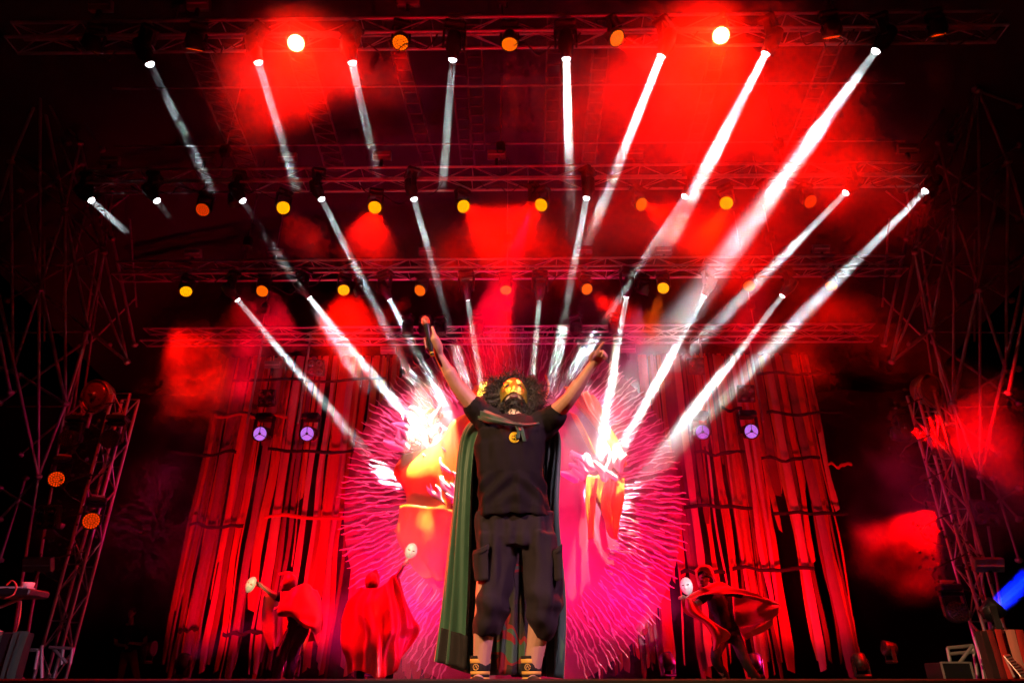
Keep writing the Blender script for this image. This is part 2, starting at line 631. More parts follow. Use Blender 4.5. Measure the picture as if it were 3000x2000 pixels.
# ------------------------------------------------------------------ smoke
def smoke_mat(name, dens, kind, ramp=None, nscale=2.0, lo=.42, hi=.68, g=0.0, stretch=(1, 1, 1), seed=0.0, edge=1.0, fl=0.06, tip=0.2, soft=1.6):
    m = bpy.data.materials.new(name)
    m.use_nodes = True
    nt = m.node_tree
    nt.nodes.clear()
    L = nt.links.new
    out = nt.nodes.new('ShaderNodeOutputMaterial')
    vol = nt.nodes.new('ShaderNodeVolumePrincipled')
    vol.inputs['Color'].default_value = (.9, .9, .9, 1)
    vol.inputs['Anisotropy'].default_value = g
    L(vol.outputs[0], out.inputs['Volume'])
    tc = nt.nodes.new('ShaderNodeTexCoord')
    mp = nt.nodes.new('ShaderNodeMapping')
    mp.inputs['Scale'].default_value = stretch
    mp.inputs['Location'].default_value = (seed, seed * 1.7, seed * .6)
    L(tc.outputs['Object'], mp.inputs[0])
    n = nt.nodes.new('ShaderNodeTexNoise')
    n.inputs['Scale'].default_value = nscale
    n.inputs['Detail'].default_value = 1.5 if kind == 'beam' else 2.0
    n.inputs['Roughness'].default_value = .55
    L(mp.outputs[0], n.inputs[0])
    mr = nt.nodes.new('ShaderNodeMapRange')
    mr.inputs[1].default_value = lo
    mr.inputs[2].default_value = hi
    mr.inputs[3].default_value = fl
    mr.inputs[4].default_value = 1
    L(n.outputs['Fac'], mr.inputs[0])
    mul = nt.nodes.new('ShaderNodeMath'); mul.operation = 'MULTIPLY'
    L(mr.outputs[0], mul.inputs[0])
    if kind == 'beam':
        sx = nt.nodes.new('ShaderNodeSeparateXYZ')
        L(tc.outputs['Object'], sx.inputs[0])
        cr = nt.nodes.new('ShaderNodeValToRGB')
        L(sx.outputs[2], cr.inputs[0])
        els = cr.color_ramp.elements
        while len(els) < len(ramp):
            els.new(.5)
        for e, (t, v) in zip(els, ramp):
            e.position = t
            e.color = (v, v, v, 1)
        # streaks that run along the beam: noise over the direction from the lens
        rz = nt.nodes.new('ShaderNodeMath'); rz.operation = 'MULTIPLY_ADD'
        L(sx.outputs[2], rz.inputs[0]); rz.inputs[1].default_value = 1 - tip; rz.inputs[2].default_value = tip
        vd = nt.nodes.new('ShaderNodeVectorMath'); vd.operation = 'DIVIDE'
        cx = nt.nodes.new('ShaderNodeCombineXYZ')
        for q in range(3):
            L(rz.outputs[0], cx.inputs[q])
        L(tc.outputs['Object'], vd.inputs[0]); L(cx.outputs[0], vd.inputs[1])
        s2 = nt.nodes.new('ShaderNodeSeparateXYZ'); L(vd.outputs[0], s2.inputs[0])
        c2 = nt.nodes.new('ShaderNodeCombineXYZ'); L(s2.outputs[0], c2.inputs[0]); L(s2.outputs[1], c2.inputs[1]); c2.inputs[2].default_value = seed
        n2 = nt.nodes.new('ShaderNodeTexNoise'); n2.inputs['Scale'].default_value = 3.2; n2.inputs['Detail'].default_value = 1
        L(c2.outputs[0], n2.inputs[0])
        c3 = nt.nodes.new('ShaderNodeCombineXYZ'); L(s2.outputs[0], c3.inputs[0]); L(s2.outputs[1], c3.inputs[1])
        l3 = nt.nodes.new('ShaderNodeVectorMath'); l3.operation = 'LENGTH'; L(c3.outputs[0], l3.inputs[0])
        e3 = nt.nodes.new('ShaderNodeMapRange'); e3.interpolation_type = 'SMOOTHSTEP'
        e3.inputs[1].default_value = 1.0; e3.inputs[2].default_value = .25; e3.inputs[3].default_value = 0; e3.inputs[4].default_value = 1
        L(l3.outputs['Value'], e3.inputs[0])
        m3 = nt.nodes.new('ShaderNodeMapRange'); m3.inputs[1].default_value = .36; m3.inputs[2].default_value = .62; m3.inputs[3].default_value = .2; m3.inputs[4].default_value = 1.9
        L(n2.outputs['Fac'], m3.inputs[0])
        m4 = nt.nodes.new('ShaderNodeMath'); m4.operation = 'MULTIPLY'
        L(cr.outputs[0], m4.inputs[0]); L(m3.outputs[0], m4.inputs[1])
        m5 = nt.nodes.new('ShaderNodeMath'); m5.operation = 'MULTIPLY'
        L(m4.outputs[0], m5.inputs[0]); L(e3.outputs[0], m5.inputs[1])
        L(m5.outputs[0], mul.inputs[1])
    else:
        ln = nt.nodes.new('ShaderNodeVectorMath'); ln.operation = 'LENGTH'
        L(tc.outputs['Object'], ln.inputs[0])
        ad = nt.nodes.new('ShaderNodeMath'); ad.operation = 'MULTIPLY_ADD'
        L(n.outputs['Fac'], ad.inputs[0]); ad.inputs[1].default_value = -edge; L(ln.outputs['Value'], ad.inputs[2])
        r2 = nt.nodes.new('ShaderNodeMapRange')
        r2.interpolation_type = 'SMOOTHSTEP'
        r2.inputs[1].default_value = 1.0 - .5 * edge - .1
        r2.inputs[2].default_value = .05 - .5 * edge
        r2.inputs[3].default_value = 0
        r2.inputs[4].default_value = 1
        L(ad.outputs[0], r2.inputs[0])
        p2 = nt.nodes.new('ShaderNodeMath'); p2.operation = 'POWER'; L(r2.outputs[0], p2.inputs[0]); p2.inputs[1].default_value = soft
        L(p2.outputs[0], mul.inputs[1])
    m2 = nt.nodes.new('ShaderNodeMath'); m2.operation = 'MULTIPLY'
    L(mul.outputs[0], m2.inputs[0]); m2.inputs[1].default_value = dens
    L(m2.outputs[0], vol.inputs['Density'])
    return m

def puff(label, c, r, dens, seed=0.0, rot=0.0, **kw):
    bm = bmesh.new(); bmesh.ops.create_icosphere(bm, subdivisions=3, radius=1.0)
    me = bpy.data.meshes.new('smoke'); bm.to_mesh(me); bm.free()
    me.materials.append(smoke_mat('smoke', dens, 'puff', seed=seed, stretch=tuple(r), **kw))
    o = bpy.data.objects.new('smoke', me)
    C.objects.link(o)
    o.location = c; o.scale = r; o.rotation_euler = (0, rot, 0)
    o['kind'] = 'stuff'; o['label'] = label; o['category'] = 'smoke'
    return o

def beam(p, q, L, ang, r0, ramp, dens, seed):
    """smoke hanging in the path of a beam: a cone from the lens p towards q, L long"""
    d = (q - p).normalized()
    n = 20
    mb = MB()
    e = r0 + L * math.tan(math.radians(ang / 2)) * 1.06
    mb.lathe(V((0, 0, 0)), I3, [(0, r0 / e), (1, 1)], n)
    me = mb.mesh('smoke', None, smooth=False)
    me.materials.append(smoke_mat('beam_smoke', dens, 'beam', ramp, nscale=1.0, stretch=(1.3, 1.3, L / e * .2), seed=seed, lo=.34, hi=.68, fl=.18, tip=r0 / e))
    o = bpy.data.objects.new('smoke', me)
    C.objects.link(o)
    o.matrix_world = Matrix.Translation(p + d * .015) @ frame(d).to_4x4() @ Matrix.Diagonal((e, e, L, 1))
    o['kind'] = 'stuff'
    return o

def t_of(p, q, px, py):
    """distance along p->q whose image lies nearest (px, py)"""
    best, bt = 1e18, 0
    for k in range(0, 401):
        t = k / 400 * 1.2
        x, y = proj(p + (q - p) * t)
        e = (x - px) ** 2 + (y - py) ** 2
        if e < best:
            best, bt = e, t
    return bt * (q - p).length

# white beam heads: lens px, visible end px, target depth (0 = stage floor), brightness, cone, ramp
FULL = [(0, .8), (.15, 1), (.75, 1), (1, 0)]
BE = {
 1: [(439, 188, 628, 572, 0, 1.0, 2.6, [(0, .5), (.06, .25), (.2, .06), (.3, .75), (.62, .9), (.85, .5), (1, 0)]),
     (757, 183, 872, 560, 0, 1.2, 2.8, [(0, .3), (.1, .35), (.3, .9), (.8, 1), (1, 0)]),
     (1032, 183, 1105, 520, 0, .9, 2.6, [(0, .5), (.14, .6), (.25, .15), (.36, .5), (.42, .9), (.8, .8), (1, 0)]),
     (1326, 175, 1295, 565, 0, 1.0, 2.4, [(0, .08), (.06, .1), (.1, 1), (.6, .9), (.85, .7), (1, 0)]),
     (1659, 172, 1667, 450, 0, 1.1, 2.6, [(0, .7), (.2, .9), (.3, .8), (.92, 1), (1, 0)]),
     (1937, 165, 1832, 430, 0, 1.2, 2.6, [(0, 1), (.35, 1), (.6, .8), (.8, .7), (1, 0)]),
     (2243, 158, 2010, 610, 0, 3.2, 4.2, [(0, .25), (.3, .3), (.33, .35), (.46, .25), (.53, .9), (.9, 1), (1, 0)]),
     (2566, 150, 1640, 1420, 0, 5.6, 6.6, [(0, .4), (.17, .5), (.175, 1.0), (.45, 1.0), (.7, .5), (.92, .35), (1, 0)])],
 2: [(268, 587, 372, 682, 0, 1.3, 2.2, [(0, 1), (.75, .9), (.85, .4), (1, 0)]),
     (460, 588, 500, 640, 0, .7, 2.0, [(0, .6), (.3, .3), (1, 0)]),
     (711, 588, 745, 640, 0, .6, 2.0, [(0, .6), (.3, .25), (1, 0)]),
     (942, 583, 1180, 1060, 0, 1.4, 2.4, [(0, .8), (.2, 1), (.6, .6), (1, 0)]),
     (1213, 583, 1330, 1000, 0, .75, 2.0, [(0, .9), (.3, .8), (.6, .35), (1, 0)]),
     (1718, 580, 1650, 950, 0, 1.1, 2.4, [(0, 1), (.3, .8), (.5, .35), (.9, .2), (1, 0)]),
     (2006, 575, 1760, 960, 0, 1.3, 2.3, [(0, .9), (.3, 1), (.6, .5), (1, 0)]),
     (2478, 565, 1960, 1090, 0, 3.2, 3.8, [(0, .6), (.3, .8), (.7, .9), (1, 0)]),
     (2710, 560, 1840, 1440, 0, 3.4, 4.0, [(0, .4), (.2, .7), (.5, .9), (.85, .5), (1, 0)])],
 3: [(695, 877, 1085, 1340, 13.7, 3.2, 3.8, [(0, 1), (.2, .4), (.3, .9), (.8, .8), (1, 0)]),
     (905, 870, 1200, 1230, 13.6, 6.5, 4.8, [(0, 1), (.3, 1), (.8, 1), (1, .5)]),
     (1140, 875, 1335, 1250, 13.6, 6.0, 4.2, [(0, .8), (.3, .9), (.8, 1), (1, .6)]),
     (1370, 875, 1420, 1190, 13.6, 1.8, 3.0, [(0, .6), (.4, .5), (.7, 1), (1, .7)]),
     (1580, 875, 1558, 1140, 13.6, 1.8, 3.2, [(0, .6), (.4, .9), (.9, 1), (1, .4)]),
     (1835, 868, 1752, 1360, 13.6, 4.0, 4.8, [(0, .9), (.3, .9), (.8, 1), (1, .7)]),
     (2063, 865, 1800, 1350, 13.6, 4.0, 4.4, [(0, 1), (.15, .6), (.4, 1), (1, .6)]),
     (2293, 865, 1860, 1420, 13.7, 2.4, 4.6, [(0, 1), (.2, .8), (.3, 1), (.7, .9), (1, 0)])]}
BP = 36
BDENS = .06
for k, rows in BE.items():
    D = TR[k][0] + .05
    for i, (a, b, c, d, tgt, br, ang, ramp) in enumerate(rows):
        p = at(a, b, D)
        if tgt:
            q = at(c, d, tgt)
        else:   # follow the image line down to the stage floor
            fx = a + (c - a) * (1990 - b) / (d - b)
            q = at(fx, 1990, D + {1: 3.2, 2: 1.1, 3: 1.5}[k])
        dr = (q - p).normalized()
        t = head_light('beam_light', f'black moving head with a white beam, {ORD[i]} from the left on the {TRN[k]} truss', 'stage light', 'white beam lights', p, dr, 'beam', size=.88)
        beam_lamp(t, p + dr * .03, dr, ang, BP * br, (.88, .95, 1.0))
        L = t_of(p, q, c, d)
        bo = beam(p, q, L, ang, .056, ramp, BDENS, i * 3.1 + k * 7)
        tag(bo, f'smoke glowing in the white beam of the {ORD[i]} head from the left, {TRN[k]} truss', 'smoke', 'smoke in the white beams')

# red wash heads: lens px, aim px, aim depth, look, power, cone
PA = {
 1: [(272, 150, 262, 1100, 10.0, 'dim', 600, 24), (572, 146, 560, 1200, 10.4, 'dim', 600, 24), (867, 127, 880, 700, 4.2, 'hot', 4500, 80), (1173, 126, 1120, 700, 5.6, 'orange', 900, 26), (1493, 131, 1493, 800, 6.6, 'orange', 1500, 13), (1808, 113, 2120, 300, 6.0, 'orange', 6000, 30), (2112, 105, 2080, 800, 4.2, 'hot', 12000, 100), (2437, 110, 2440, 1300, 10.6, 'dim', 900, 26), (2745, 103, 2760, 1200, 10.0, 'dim', 900, 26)],
 2: [(593, 615, 500, 690, 8.6, 'dim', 1200, 24), (830, 609, 960, 800, 7.6, 'yellow', 2500, 20), (1098, 608, 1040, 950, 7.2, 'yellow', 8000, 28), (1358, 605, 1560, 760, 8.0, 'yellow', 7000, 34), (1585, 601, 1380, 760, 8.0, 'yellow', 7000, 34), (1880, 599, 2200, 740, 8.0, 'orange', 7000, 34), (2128, 595, 2020, 800, 7.6, 'yellow', 3500, 12), (2375, 591, 2700, 760, 8.0, 'dim', 3500, 16)],
 3: [(545, 854, 575, 1100, 10.2, 'yellow', 6000, 24), (768, 853, 680, 960, 10.2, 'orange', 1500, 22), (1007, 850, 1040, 1050, 9.8, 'yellow', 9000, 36), (1230, 851, 1080, 980, 10.2, 'orange', 2500, 14), (1482, 850, 1485, 1120, 10.6, 'orange', 3500, 16), (1720, 847, 1870, 960, 10.2, 'orange', 3000, 20), (1943, 844, 1880, 1020, 9.8, 'yellow', 3500, 13), (2195, 838, 2180, 1050, 10.2, 'orange', 1800, 26), (2435, 838, 2380, 1150, 10.6, 'orange', 4500, 28)]}
LOOK = {'hot': 'blinding white-yellow', 'yellow': 'bright yellow', 'orange': 'orange', 'dim': 'dim red'}
for k, rows in PA.items():
    D = TR[k][0] + .05
    for i, (a, b, c, d, Y, kind, pw, ang) in enumerate(rows):
        p = at(a, b, D)
        q = at(c, d, Y)
        dr = (q - p).normalized()
        t = head_light('wash_light', f'wash light with {LOOK[kind]} LED face, {ORD[i]} wash from the left on the {TRN[k]} truss', 'stage light', 'red wash lights', p, dr, kind, size=.74)
        col = (1, .0015, .0) if not (k == 2 and i == 6) and not (k == 3 and i == 6) else (1, .10, 0)
        spot(t, p + dr * .04, dr, ang, pw, col if kind != 'hot' else (1, .0022, 0), None, .5, .1)

# dark profile heads added under the trusses to brighten the set and dancers
PR = [(2, 690, 600, (950, 1790, 11.3), (1, .0, .015), 12000, 28, 0, 'the dancers on the left'),
      (2, 2245, 592, (2140, 1800, 11.3), (1, .004, .02), 5000, 20, 0, 'the dancer on the right'),
      (3, 1060, 868, (1330, 1430, 13.9), (1, .10, .28), 1200, 62, 0, 'the left of the round backdrop'),
      (3, 1880, 862, (1680, 1430, 13.9), (1, .10, .28), 1200, 62, 0, 'the right of the round backdrop'),
      (4, 1195, 978, (1240, 1268, 13.5), (1, .90, .66), 2700, 22, .35, 'the upper left beam-light flares'),
      (4, 1290, 978, (1308, 1395, 13.5), (1, .90, .66), 3200, 16, .35, 'the beam-light flares beside the cape'),
      (4, 1690, 976, (1760, 1372, 13.5), (1, .95, .92), 3600, 16, .35, 'the right beam-light flares'),
      (4, 1400, 978, (1415, 1170, 13.5), (1, .93, .72), 2200, 20, .5, 'the orange cloth behind the hair'),
      (2, 1560, 600, (1130, 1790, 11.3), (1, .0, .015), 8000, 20, 0, 'the red cape beside the backdrop'),
      (4, 1245, 980, (1235, 1480, 13.4), (1, .75, .45), 6000, 20, .3, 'the orange cloths on the left'),
      (4, 1800, 974, (1790, 1330, 13.4), (1, .75, .45), 3500, 20, .3, 'the orange cloths on the right')]
for i, (k, a, b, tg, col, pw, ang, gb, lab) in enumerate(PR):
    p = at(a, b, TR[k][0] + (.2 if k < 4 else -.42))
    d = (at(*tg) - p).normalized()
    t = head_light('added_profile_light', f'added dark profile light under the {TRN[k]} truss aimed back at {lab}', 'stage light', 'added profile lights aimed at the set', p, d, 'off', size=.75)
    spot(t, p + d * .05, d, ang, pw, col, None, .35, .02, gb, seed=i * 2.7)

# cables drooping between the heads
M_cab = mat('black_cable', (.02, .02, .02), .6)
rc_ = random.Random(12)
for k in (1, 2, 3):
    D, Z = TR[k][0], TR[k][1]
    for i in range(7):
        x0 = TRX[k][0] + (TRX[k][1] - TRX[k][0]) * (i + .3 + rc_.random() * .3) / 7
        L = rc_.uniform(.7, 1.5)
        sag = rc_.uniform(.12, .4)
        mb = MB(); mb.path([V((x0 + L * f / 16, D + .05 + .1 * math.sin(f), Z - .03 - sag * 4 * (f / 16) * (1 - f / 16))) for f in range(17)], .011, 6)
        solo('power_cable', mb, M_cab, f'black cable drooping under the {TRN[k]} truss, {ORD[i]} loop from the left', 'cable', 'cables under the trusses', True)
# ------------------------------------------------------------------ smoke clouds hanging in the light
def puffpx(label, px, py, Y, rx, ry, rd, dens, seed, **kw):
    c = at(px, py, Y)
    k = (RCI @ (c - CAM)).z * -1 / F
    return puff(label, c, (rx * k, rd, ry * k), dens, seed, **kw)
PF = [
 ('big red smoke cloud below the blinding lamp near the top right', 2060, 360, 6.6, 950, 1000, 1.2, .75, 1.0, dict(edge=1.3, nscale=.8, lo=.28, hi=.74)),
 ('red smoke round the blinding lamp near the top left', 870, 150, 6.3, 560, 480, .7, .9, 2.0, dict(edge=1.2, nscale=.9, lo=.28, hi=.74)),
 ('long bank of red smoke below the second truss', 1520, 700, 9.0, 1150, 330, 1.0, .62, 3.0, dict(edge=.9, nscale=.8, lo=.3, hi=.74, fl=.12)),
 ('long bank of red smoke below the third truss', 1500, 980, 10.6, 1250, 330, .85, .7, 4.0, dict(edge=.9, nscale=.9, lo=.3, hi=.74, fl=.12)),
 ('round red smoke puff at the left end of the strip curtain', 580, 1110, 10.8, 210, 280, .9, 2.2, 7.0, dict(edge=.9, nscale=1.2, lo=.36)),
 ('large dark red smoke cloud drifting beside the right tower', 2810, 1300, 10.7, 420, 430, .9, 1.3, 10.0, dict(edge=1.0, nscale=1.0, lo=.38)),
 ('red smoke puff left of the right tower', 2670, 1570, 11.4, 250, 240, .7, 1.5, 11.0, dict(edge=.7, nscale=1.0, lo=.36)),
 ('thin dark red smoke low between left tower and strips', 420, 1560, 11.4, 420, 380, .9, .7, 12.0, dict(edge=1.0, nscale=1.0, lo=.36)),
 ('pink smoke drifting before the right half of the backdrop', 1950, 1240, 12.6, 560, 520, .9, .5, 14.0, dict(edge=.9, nscale=.9, lo=.3, hi=.74)),
 ('pink smoke low in front of the backdrop', 1430, 1680, 12.5, 950, 600, .8, .6, 15.0, dict(edge=.8, nscale=.7, lo=.25, hi=.75, fl=.15)),
 ('white-lit smoke before the upper left beam-light flares', 1240, 1270, 13.1, 210, 210, .45, .8, 16.0, dict(edge=.5, nscale=1.2, lo=.2, fl=.3)),
 ('white-lit smoke before the right beam-light flares', 1755, 1350, 13.1, 210, 210, .45, .8, 17.0, dict(edge=.5, nscale=1.2, lo=.2, fl=.3))]
for a in PF:
    puffpx(*a[:9], **a[9])

# ------------------------------------------------------------------ round fringed backdrop
YB = 13.95
CB = V((at(1500, 1450, YB).x, YB, 3.48))
RX, RZ = 3.5, 3.78
ring = thing('round_backdrop', 'huge round pink cloth backdrop fringed with wavy radial ropes behind the singer', 'backdrop', V((CB.x, YB, 0)))
def rin(a):          # inner edge of the fringe, drawn to a point at the bottom
    s = max(0.0, -math.sin(a))
    return .63 + .10 * s ** 6 - .02 * math.cos(4 * a)
mb = MB()
n, m_ = 96, 16
for j in range(m_ + 1):
    r = j / m_
    for k in range(n):
        a = 2 * math.pi * k / n
        wob = 1 + .012 * noise.noise(V((math.cos(a) * 6, math.sin(a) * 6, 3)))
        y = .1 * (1 - r) + .05 * noise.noise(V((r * math.cos(a) * 3, r * math.sin(a) * 3, 1)))
        mb.v.append(CB + V((RX * r * wob * math.cos(a) * .985, y, RZ * r * wob * math.sin(a) * .985)))
for j in range(m_):
    for k in range(n):
        mb.f.append((j * n + k, j * n + (k + 1) % n, (j + 1) * n + (k + 1) % n, (j + 1) * n + k))
part('cloth', mb, mat('pink_cloth', (.36, .10, .16), .85, var=.25, scale=4, bump=.3), ring, True)
M_rope = mat('pale_rope', (.85, .62, .66), .9, var=.3, scale=30, bump=.3)
STR = []
for vtx in range(10):
    mb = MB()
    r = random.Random(vtx)
    ph, ph2 = r.random() * 6, r.random() * 6
    for k in range(11):
        t = k / 10
        x = .022 * math.sin(t * 5 + ph) + .009 * math.sin(t * 15 + ph2) + r.uniform(-.006, .006)
        wd = (.0135 + .004 * math.sin(t * 23 + ph) + r.uniform(-.005, .005)) * (1 - .6 * max(0, abs(t - .5) * 2 - .85) / .15)
        mb.v += [V((x - wd, -.002, t)), V((x - wd * .5, -.026, t)), V((x + wd * .5, -.026, t)), V((x + wd, -.002, t))]
    for k in range(10):
        for c in range(3):
            a = 4 * k + c
            mb.f.append((a, a + 1, a + 5, a + 4))
    STR.append(mb.mesh('rope', M_rope))
def stroke_M(a, r0, r1):
    p = CB + V((RX * r0 * math.cos(a), -.05 - .03 * RND.random(), RZ * r0 * math.sin(a)))
    q = CB + V((RX * r1 * math.cos(a), -.03, RZ * r1 * math.sin(a)))
    d = (q - p)
    L = d.length
    d.normalize()
    x = V((0, 1, 0)).cross(d).normalized()
    y = d.cross(x)
    s = RND.uniform(.6, 1.3)
    return Matrix.Translation(p) @ Matrix((x, y, d)).transposed().to_4x4() @ Matrix.Diagonal((s, 1, L, 1))
cnt = 0
extra = MB()
for rowi, (n, f0, f1) in enumerate(((190, .60, 1.03), (185, .28, .76), (170, -.04, .42))):
    for k in range(n):
        a = 2 * math.pi * (k + RND.uniform(-.2, .2) + .33 * rowi) / n
        if math.sin(a) < -.93:
            continue
        b = rin(a)
        r0, r1 = b + (1 - b) * (f0 + RND.uniform(-.05, .05)), b + (1 - b) * (f1 + RND.uniform(-.08, .06))
        Ms = stroke_M(a + RND.uniform(-.006, .006), r0, r1)
        me = STR[RND.randrange(10)]
        if cnt < 298:
            piece('rope', me, Ms, ring); cnt += 1
        else:
            i0 = len(extra.v)
            extra.v += [Ms @ v.co for v in me.vertices]
            extra.f += [tuple(i0 + q for q in p.vertices) for p in me.polygons]
o = part('rope_fringe', extra, M_rope, ring, True); o['kind'] = 'stuff'

# orange cloths and the modelled white beam-light petals in the middle of the backdrop
M_orange = mat('orange_silk', (.9, .40, .03), .5, var=.2, scale=5, trans=.2)
M_white = mat('white_flare', (.85, .83, .8), .8)
def silk(label, ctrl, nu=26, nv=26, amp=.09, fr=4.0, sd=0, m=None, name='orange_cloth', cat='cloth', grp='orange cloths on the backdrop'):
    def fold(u, v, p):
        return amp * (math.sin(fr * 6.28 * u + 3 * v + sd) * .6 + noise.noise(V((u * 4 + sd, v * 3, sd))) * .9)
    s = sheet(ctrl, nu, nv, fold)
    return solo(name, s, m or M_orange, label, cat, grp, True)
Y0, Y1 = 13.55, 13.75
silk('large orange cloth billowing left of the singer', [[(1175, 1330, Y1), (1260, 1310, 13.4), (1330, 1230, 13.3), (1390, 1200, Y1)], [(1150, 1390, Y1), (1240, 1400, 13.3), (1330, 1380, 13.4), (1400, 1340, Y1)], [(1190, 1470, Y1), (1230, 1510, 13.4), (1300, 1520, 13.4), (1390, 1480, Y1)], [(1160, 1560, Y1), (1230, 1590, 13.3), (1290, 1600, 13.5), (1380, 1590, Y1)]], sd=1, fr=2)
silk('lower orange cloth hanging left of the singer', [[(1165, 1480, Y0), (1240, 1480, 13.2), (1310, 1490, 13.2), (1400, 1500, Y0)], [(1160, 1560, Y0), (1240, 1560, 13.2), (1310, 1570, 13.3), (1390, 1580, Y0)], [(1195, 1625, Y0), (1245, 1640, 13.3), (1310, 1650, 13.3), (1380, 1660, Y0)], [(1250, 1690, Y0), (1280, 1700, 13.4), (1320, 1700, 13.4), (1370, 1700, Y0)]], sd=2, fr=2.6)
silk('thin orange cloth loop above the white beam-light flares on the left', [[(1205, 1225, Y1), (1235, 1205, 13.5), (1270, 1195, 13.5), (1300, 1215, Y1)], [(1195, 1250, Y1), (1230, 1222, 13.5), (1268, 1208, 13.5), (1290, 1230, Y1)]], nv=6, amp=.02, sd=3)
silk('orange cloth behind the curly hair left side', [[(1395, 1130, Y1), (1430, 1115, 13.5), (1470, 1120, Y1)], [(1385, 1180, Y1), (1420, 1190, 13.5), (1470, 1200, Y1)], [(1400, 1240, Y1), (1430, 1250, 13.5), (1470, 1260, Y1)]], sd=4)
silk('broad orange ribbon sweeping down right of the raised arm', [[(1655, 1130, Y1), (1700, 1140, 13.5), (1735, 1160, Y1)], [(1690, 1190, Y1), (1730, 1200, 13.5), (1765, 1220, Y1)], [(1745, 1260, Y1), (1780, 1265, 13.5), (1800, 1290, Y1)], [(1790, 1330, Y1), (1815, 1345, 13.5), (1830, 1370, Y1)]], sd=5)
silk('thin orange ribbon below the raised right arm', [[(1668, 1205, Y1), (1690, 1215, 13.6)], [(1700, 1270, Y1), (1722, 1275, 13.6)], [(1735, 1330, Y1), (1745, 1330, 13.6)]], nu=8, amp=.02, sd=6)
silk('orange cloth wing at the right edge of the backdrop centre', [[(1745, 1390, Y1), (1790, 1400, 13.5), (1825, 1400, Y1)], [(1740, 1450, Y1), (1780, 1460, 13.5), (1825, 1470, Y1)], [(1770, 1510, Y1), (1790, 1530, 13.5), (1812, 1540, Y1)], [(1795, 1570, Y1), (1800, 1575, 13.6), (1805, 1580, Y1)]], sd=7)
silk('narrow orange cloth strip hanging right of the singer', [[(1718, 1390, Y1), (1750, 1395, 13.5)], [(1715, 1450, Y1), (1745, 1470, 13.5)], [(1722, 1530, Y1), (1742, 1530, 13.5)], [(1725, 1580, Y1), (1738, 1575, 13.5)]], nu=10, amp=.03, sd=8)
silk('small orange flag shape beside the right elbow', [[(1630, 1170, Y1), (1660, 1150, 13.5), (1680, 1160, Y1)], [(1655, 1190, Y1), (1665, 1185, 13.5), (1675, 1195, Y1)]], nu=10, nv=6, amp=.02, sd=9)
silk('thin wavy orange tongue right of the hair', [[(1596, 1095, Y1), (1602, 1098, 13.6)], [(1604, 1130, Y1), (1612, 1130, 13.6)], [(1596, 1170, Y1), (1600, 1170, 13.6)]], nu=4, amp=.01, sd=10)
def flares(label, c, n, rad, sd):  # white sheets put in for the patches of beam light on the backdrop
    r = random.Random(sd)
    t = None
    for k in range(n):
        px, py = c[0] + r.uniform(-rad[0], rad[0]), c[1] + r.uniform(-rad[1], rad[1])
        a = r.uniform(-.6, .6) + (px - c[0]) / rad[0] * .6 - .6
        L, wd = r.uniform(40, 75), r.uniform(12, 20)
        dx, dy = math.sin(a), -math.cos(a)
        rows = []
        for j in range(5):
            f = j / 4
            w_ = wd * math.sin(math.pi * (.12 + .8 * f)) * .9
            cx, cy = px + dx * L * f + 8 * math.sin(f * 5 + k), py + dy * L * f
            rows.append([(cx - dy * w_, cy + dx * w_, 13.45), (cx, cy, 13.36 - .05 * f), (cx + dy * w_, cy - dx * w_, 13.45)])
        s = sheet(rows, 6, 8)
        if t is None:
            t = thing('flare_cluster', label, 'flares', s.v[0].copy(), 'white beam-light flare clusters')
        part('flare', s, M_white, t, True)
flares('beam light modelled as white flame-shaped petals at the upper left of the backdrop centre', (1240, 1285), 18, (60, 50), 1)
flares('beam light modelled as white flame-shaped petals close to the left of the green cape', (1310, 1425), 12, (30, 60), 2)
flares('white petals standing in for beam light right of the singer at chest height', (1755, 1385), 14, (55, 30), 3)

# ------------------------------------------------------------------ strip curtains
SM = [mat('strip_' + n_, c, .85, var=.25, scale=3, stretch=(9, 9, .6), bump=.25, trans=.15) for n_, c in (('red', (.55, .04, .03)), ('rust', (.5, .16, .06)), ('cream', (.55, .32, .24)), ('rose', (.55, .2, .24)), ('plum', (.22, .06, .12)), ('grey', (.25, .15, .15)), ('wine', (.18, .02, .02)), ('ochre', (.6, .33, .08)))]
def strip_mesh(x, y, z1, z0, wd, sd):
    mb = MB()
    n = 16
    for k in range(n + 1):
        z = z1 + (z0 - z1) * k / n
        f = k / n
        c = x + .10 * noise.noise(V((sd, z * .6, 0))) * f
        w2 = wd * (.5 + .16 * noise.noise(V((sd + 5, z * 1.1, 0)))) * (1 - (.35 if k == n else 0))
        yy = y + .06 * noise.noise(V((sd, z * .6, 9)))
        tw = .5 * noise.noise(V((sd, z * .5, 20)))
        e = V((math.cos(tw) * w2, math.sin(tw) * w2, .03 * math.sin(sd) if k == n else 0))
        cc = V((c, yy, z))
        mid = V((0, -.25 * w2, 0))
        mb.v += [cc - e, cc + mid, cc + e]
    for k in range(n):
        for j in range(2):
            a = 3 * k + j
            mb.f.append((a, a + 1, a + 4, a + 3))
    return mb
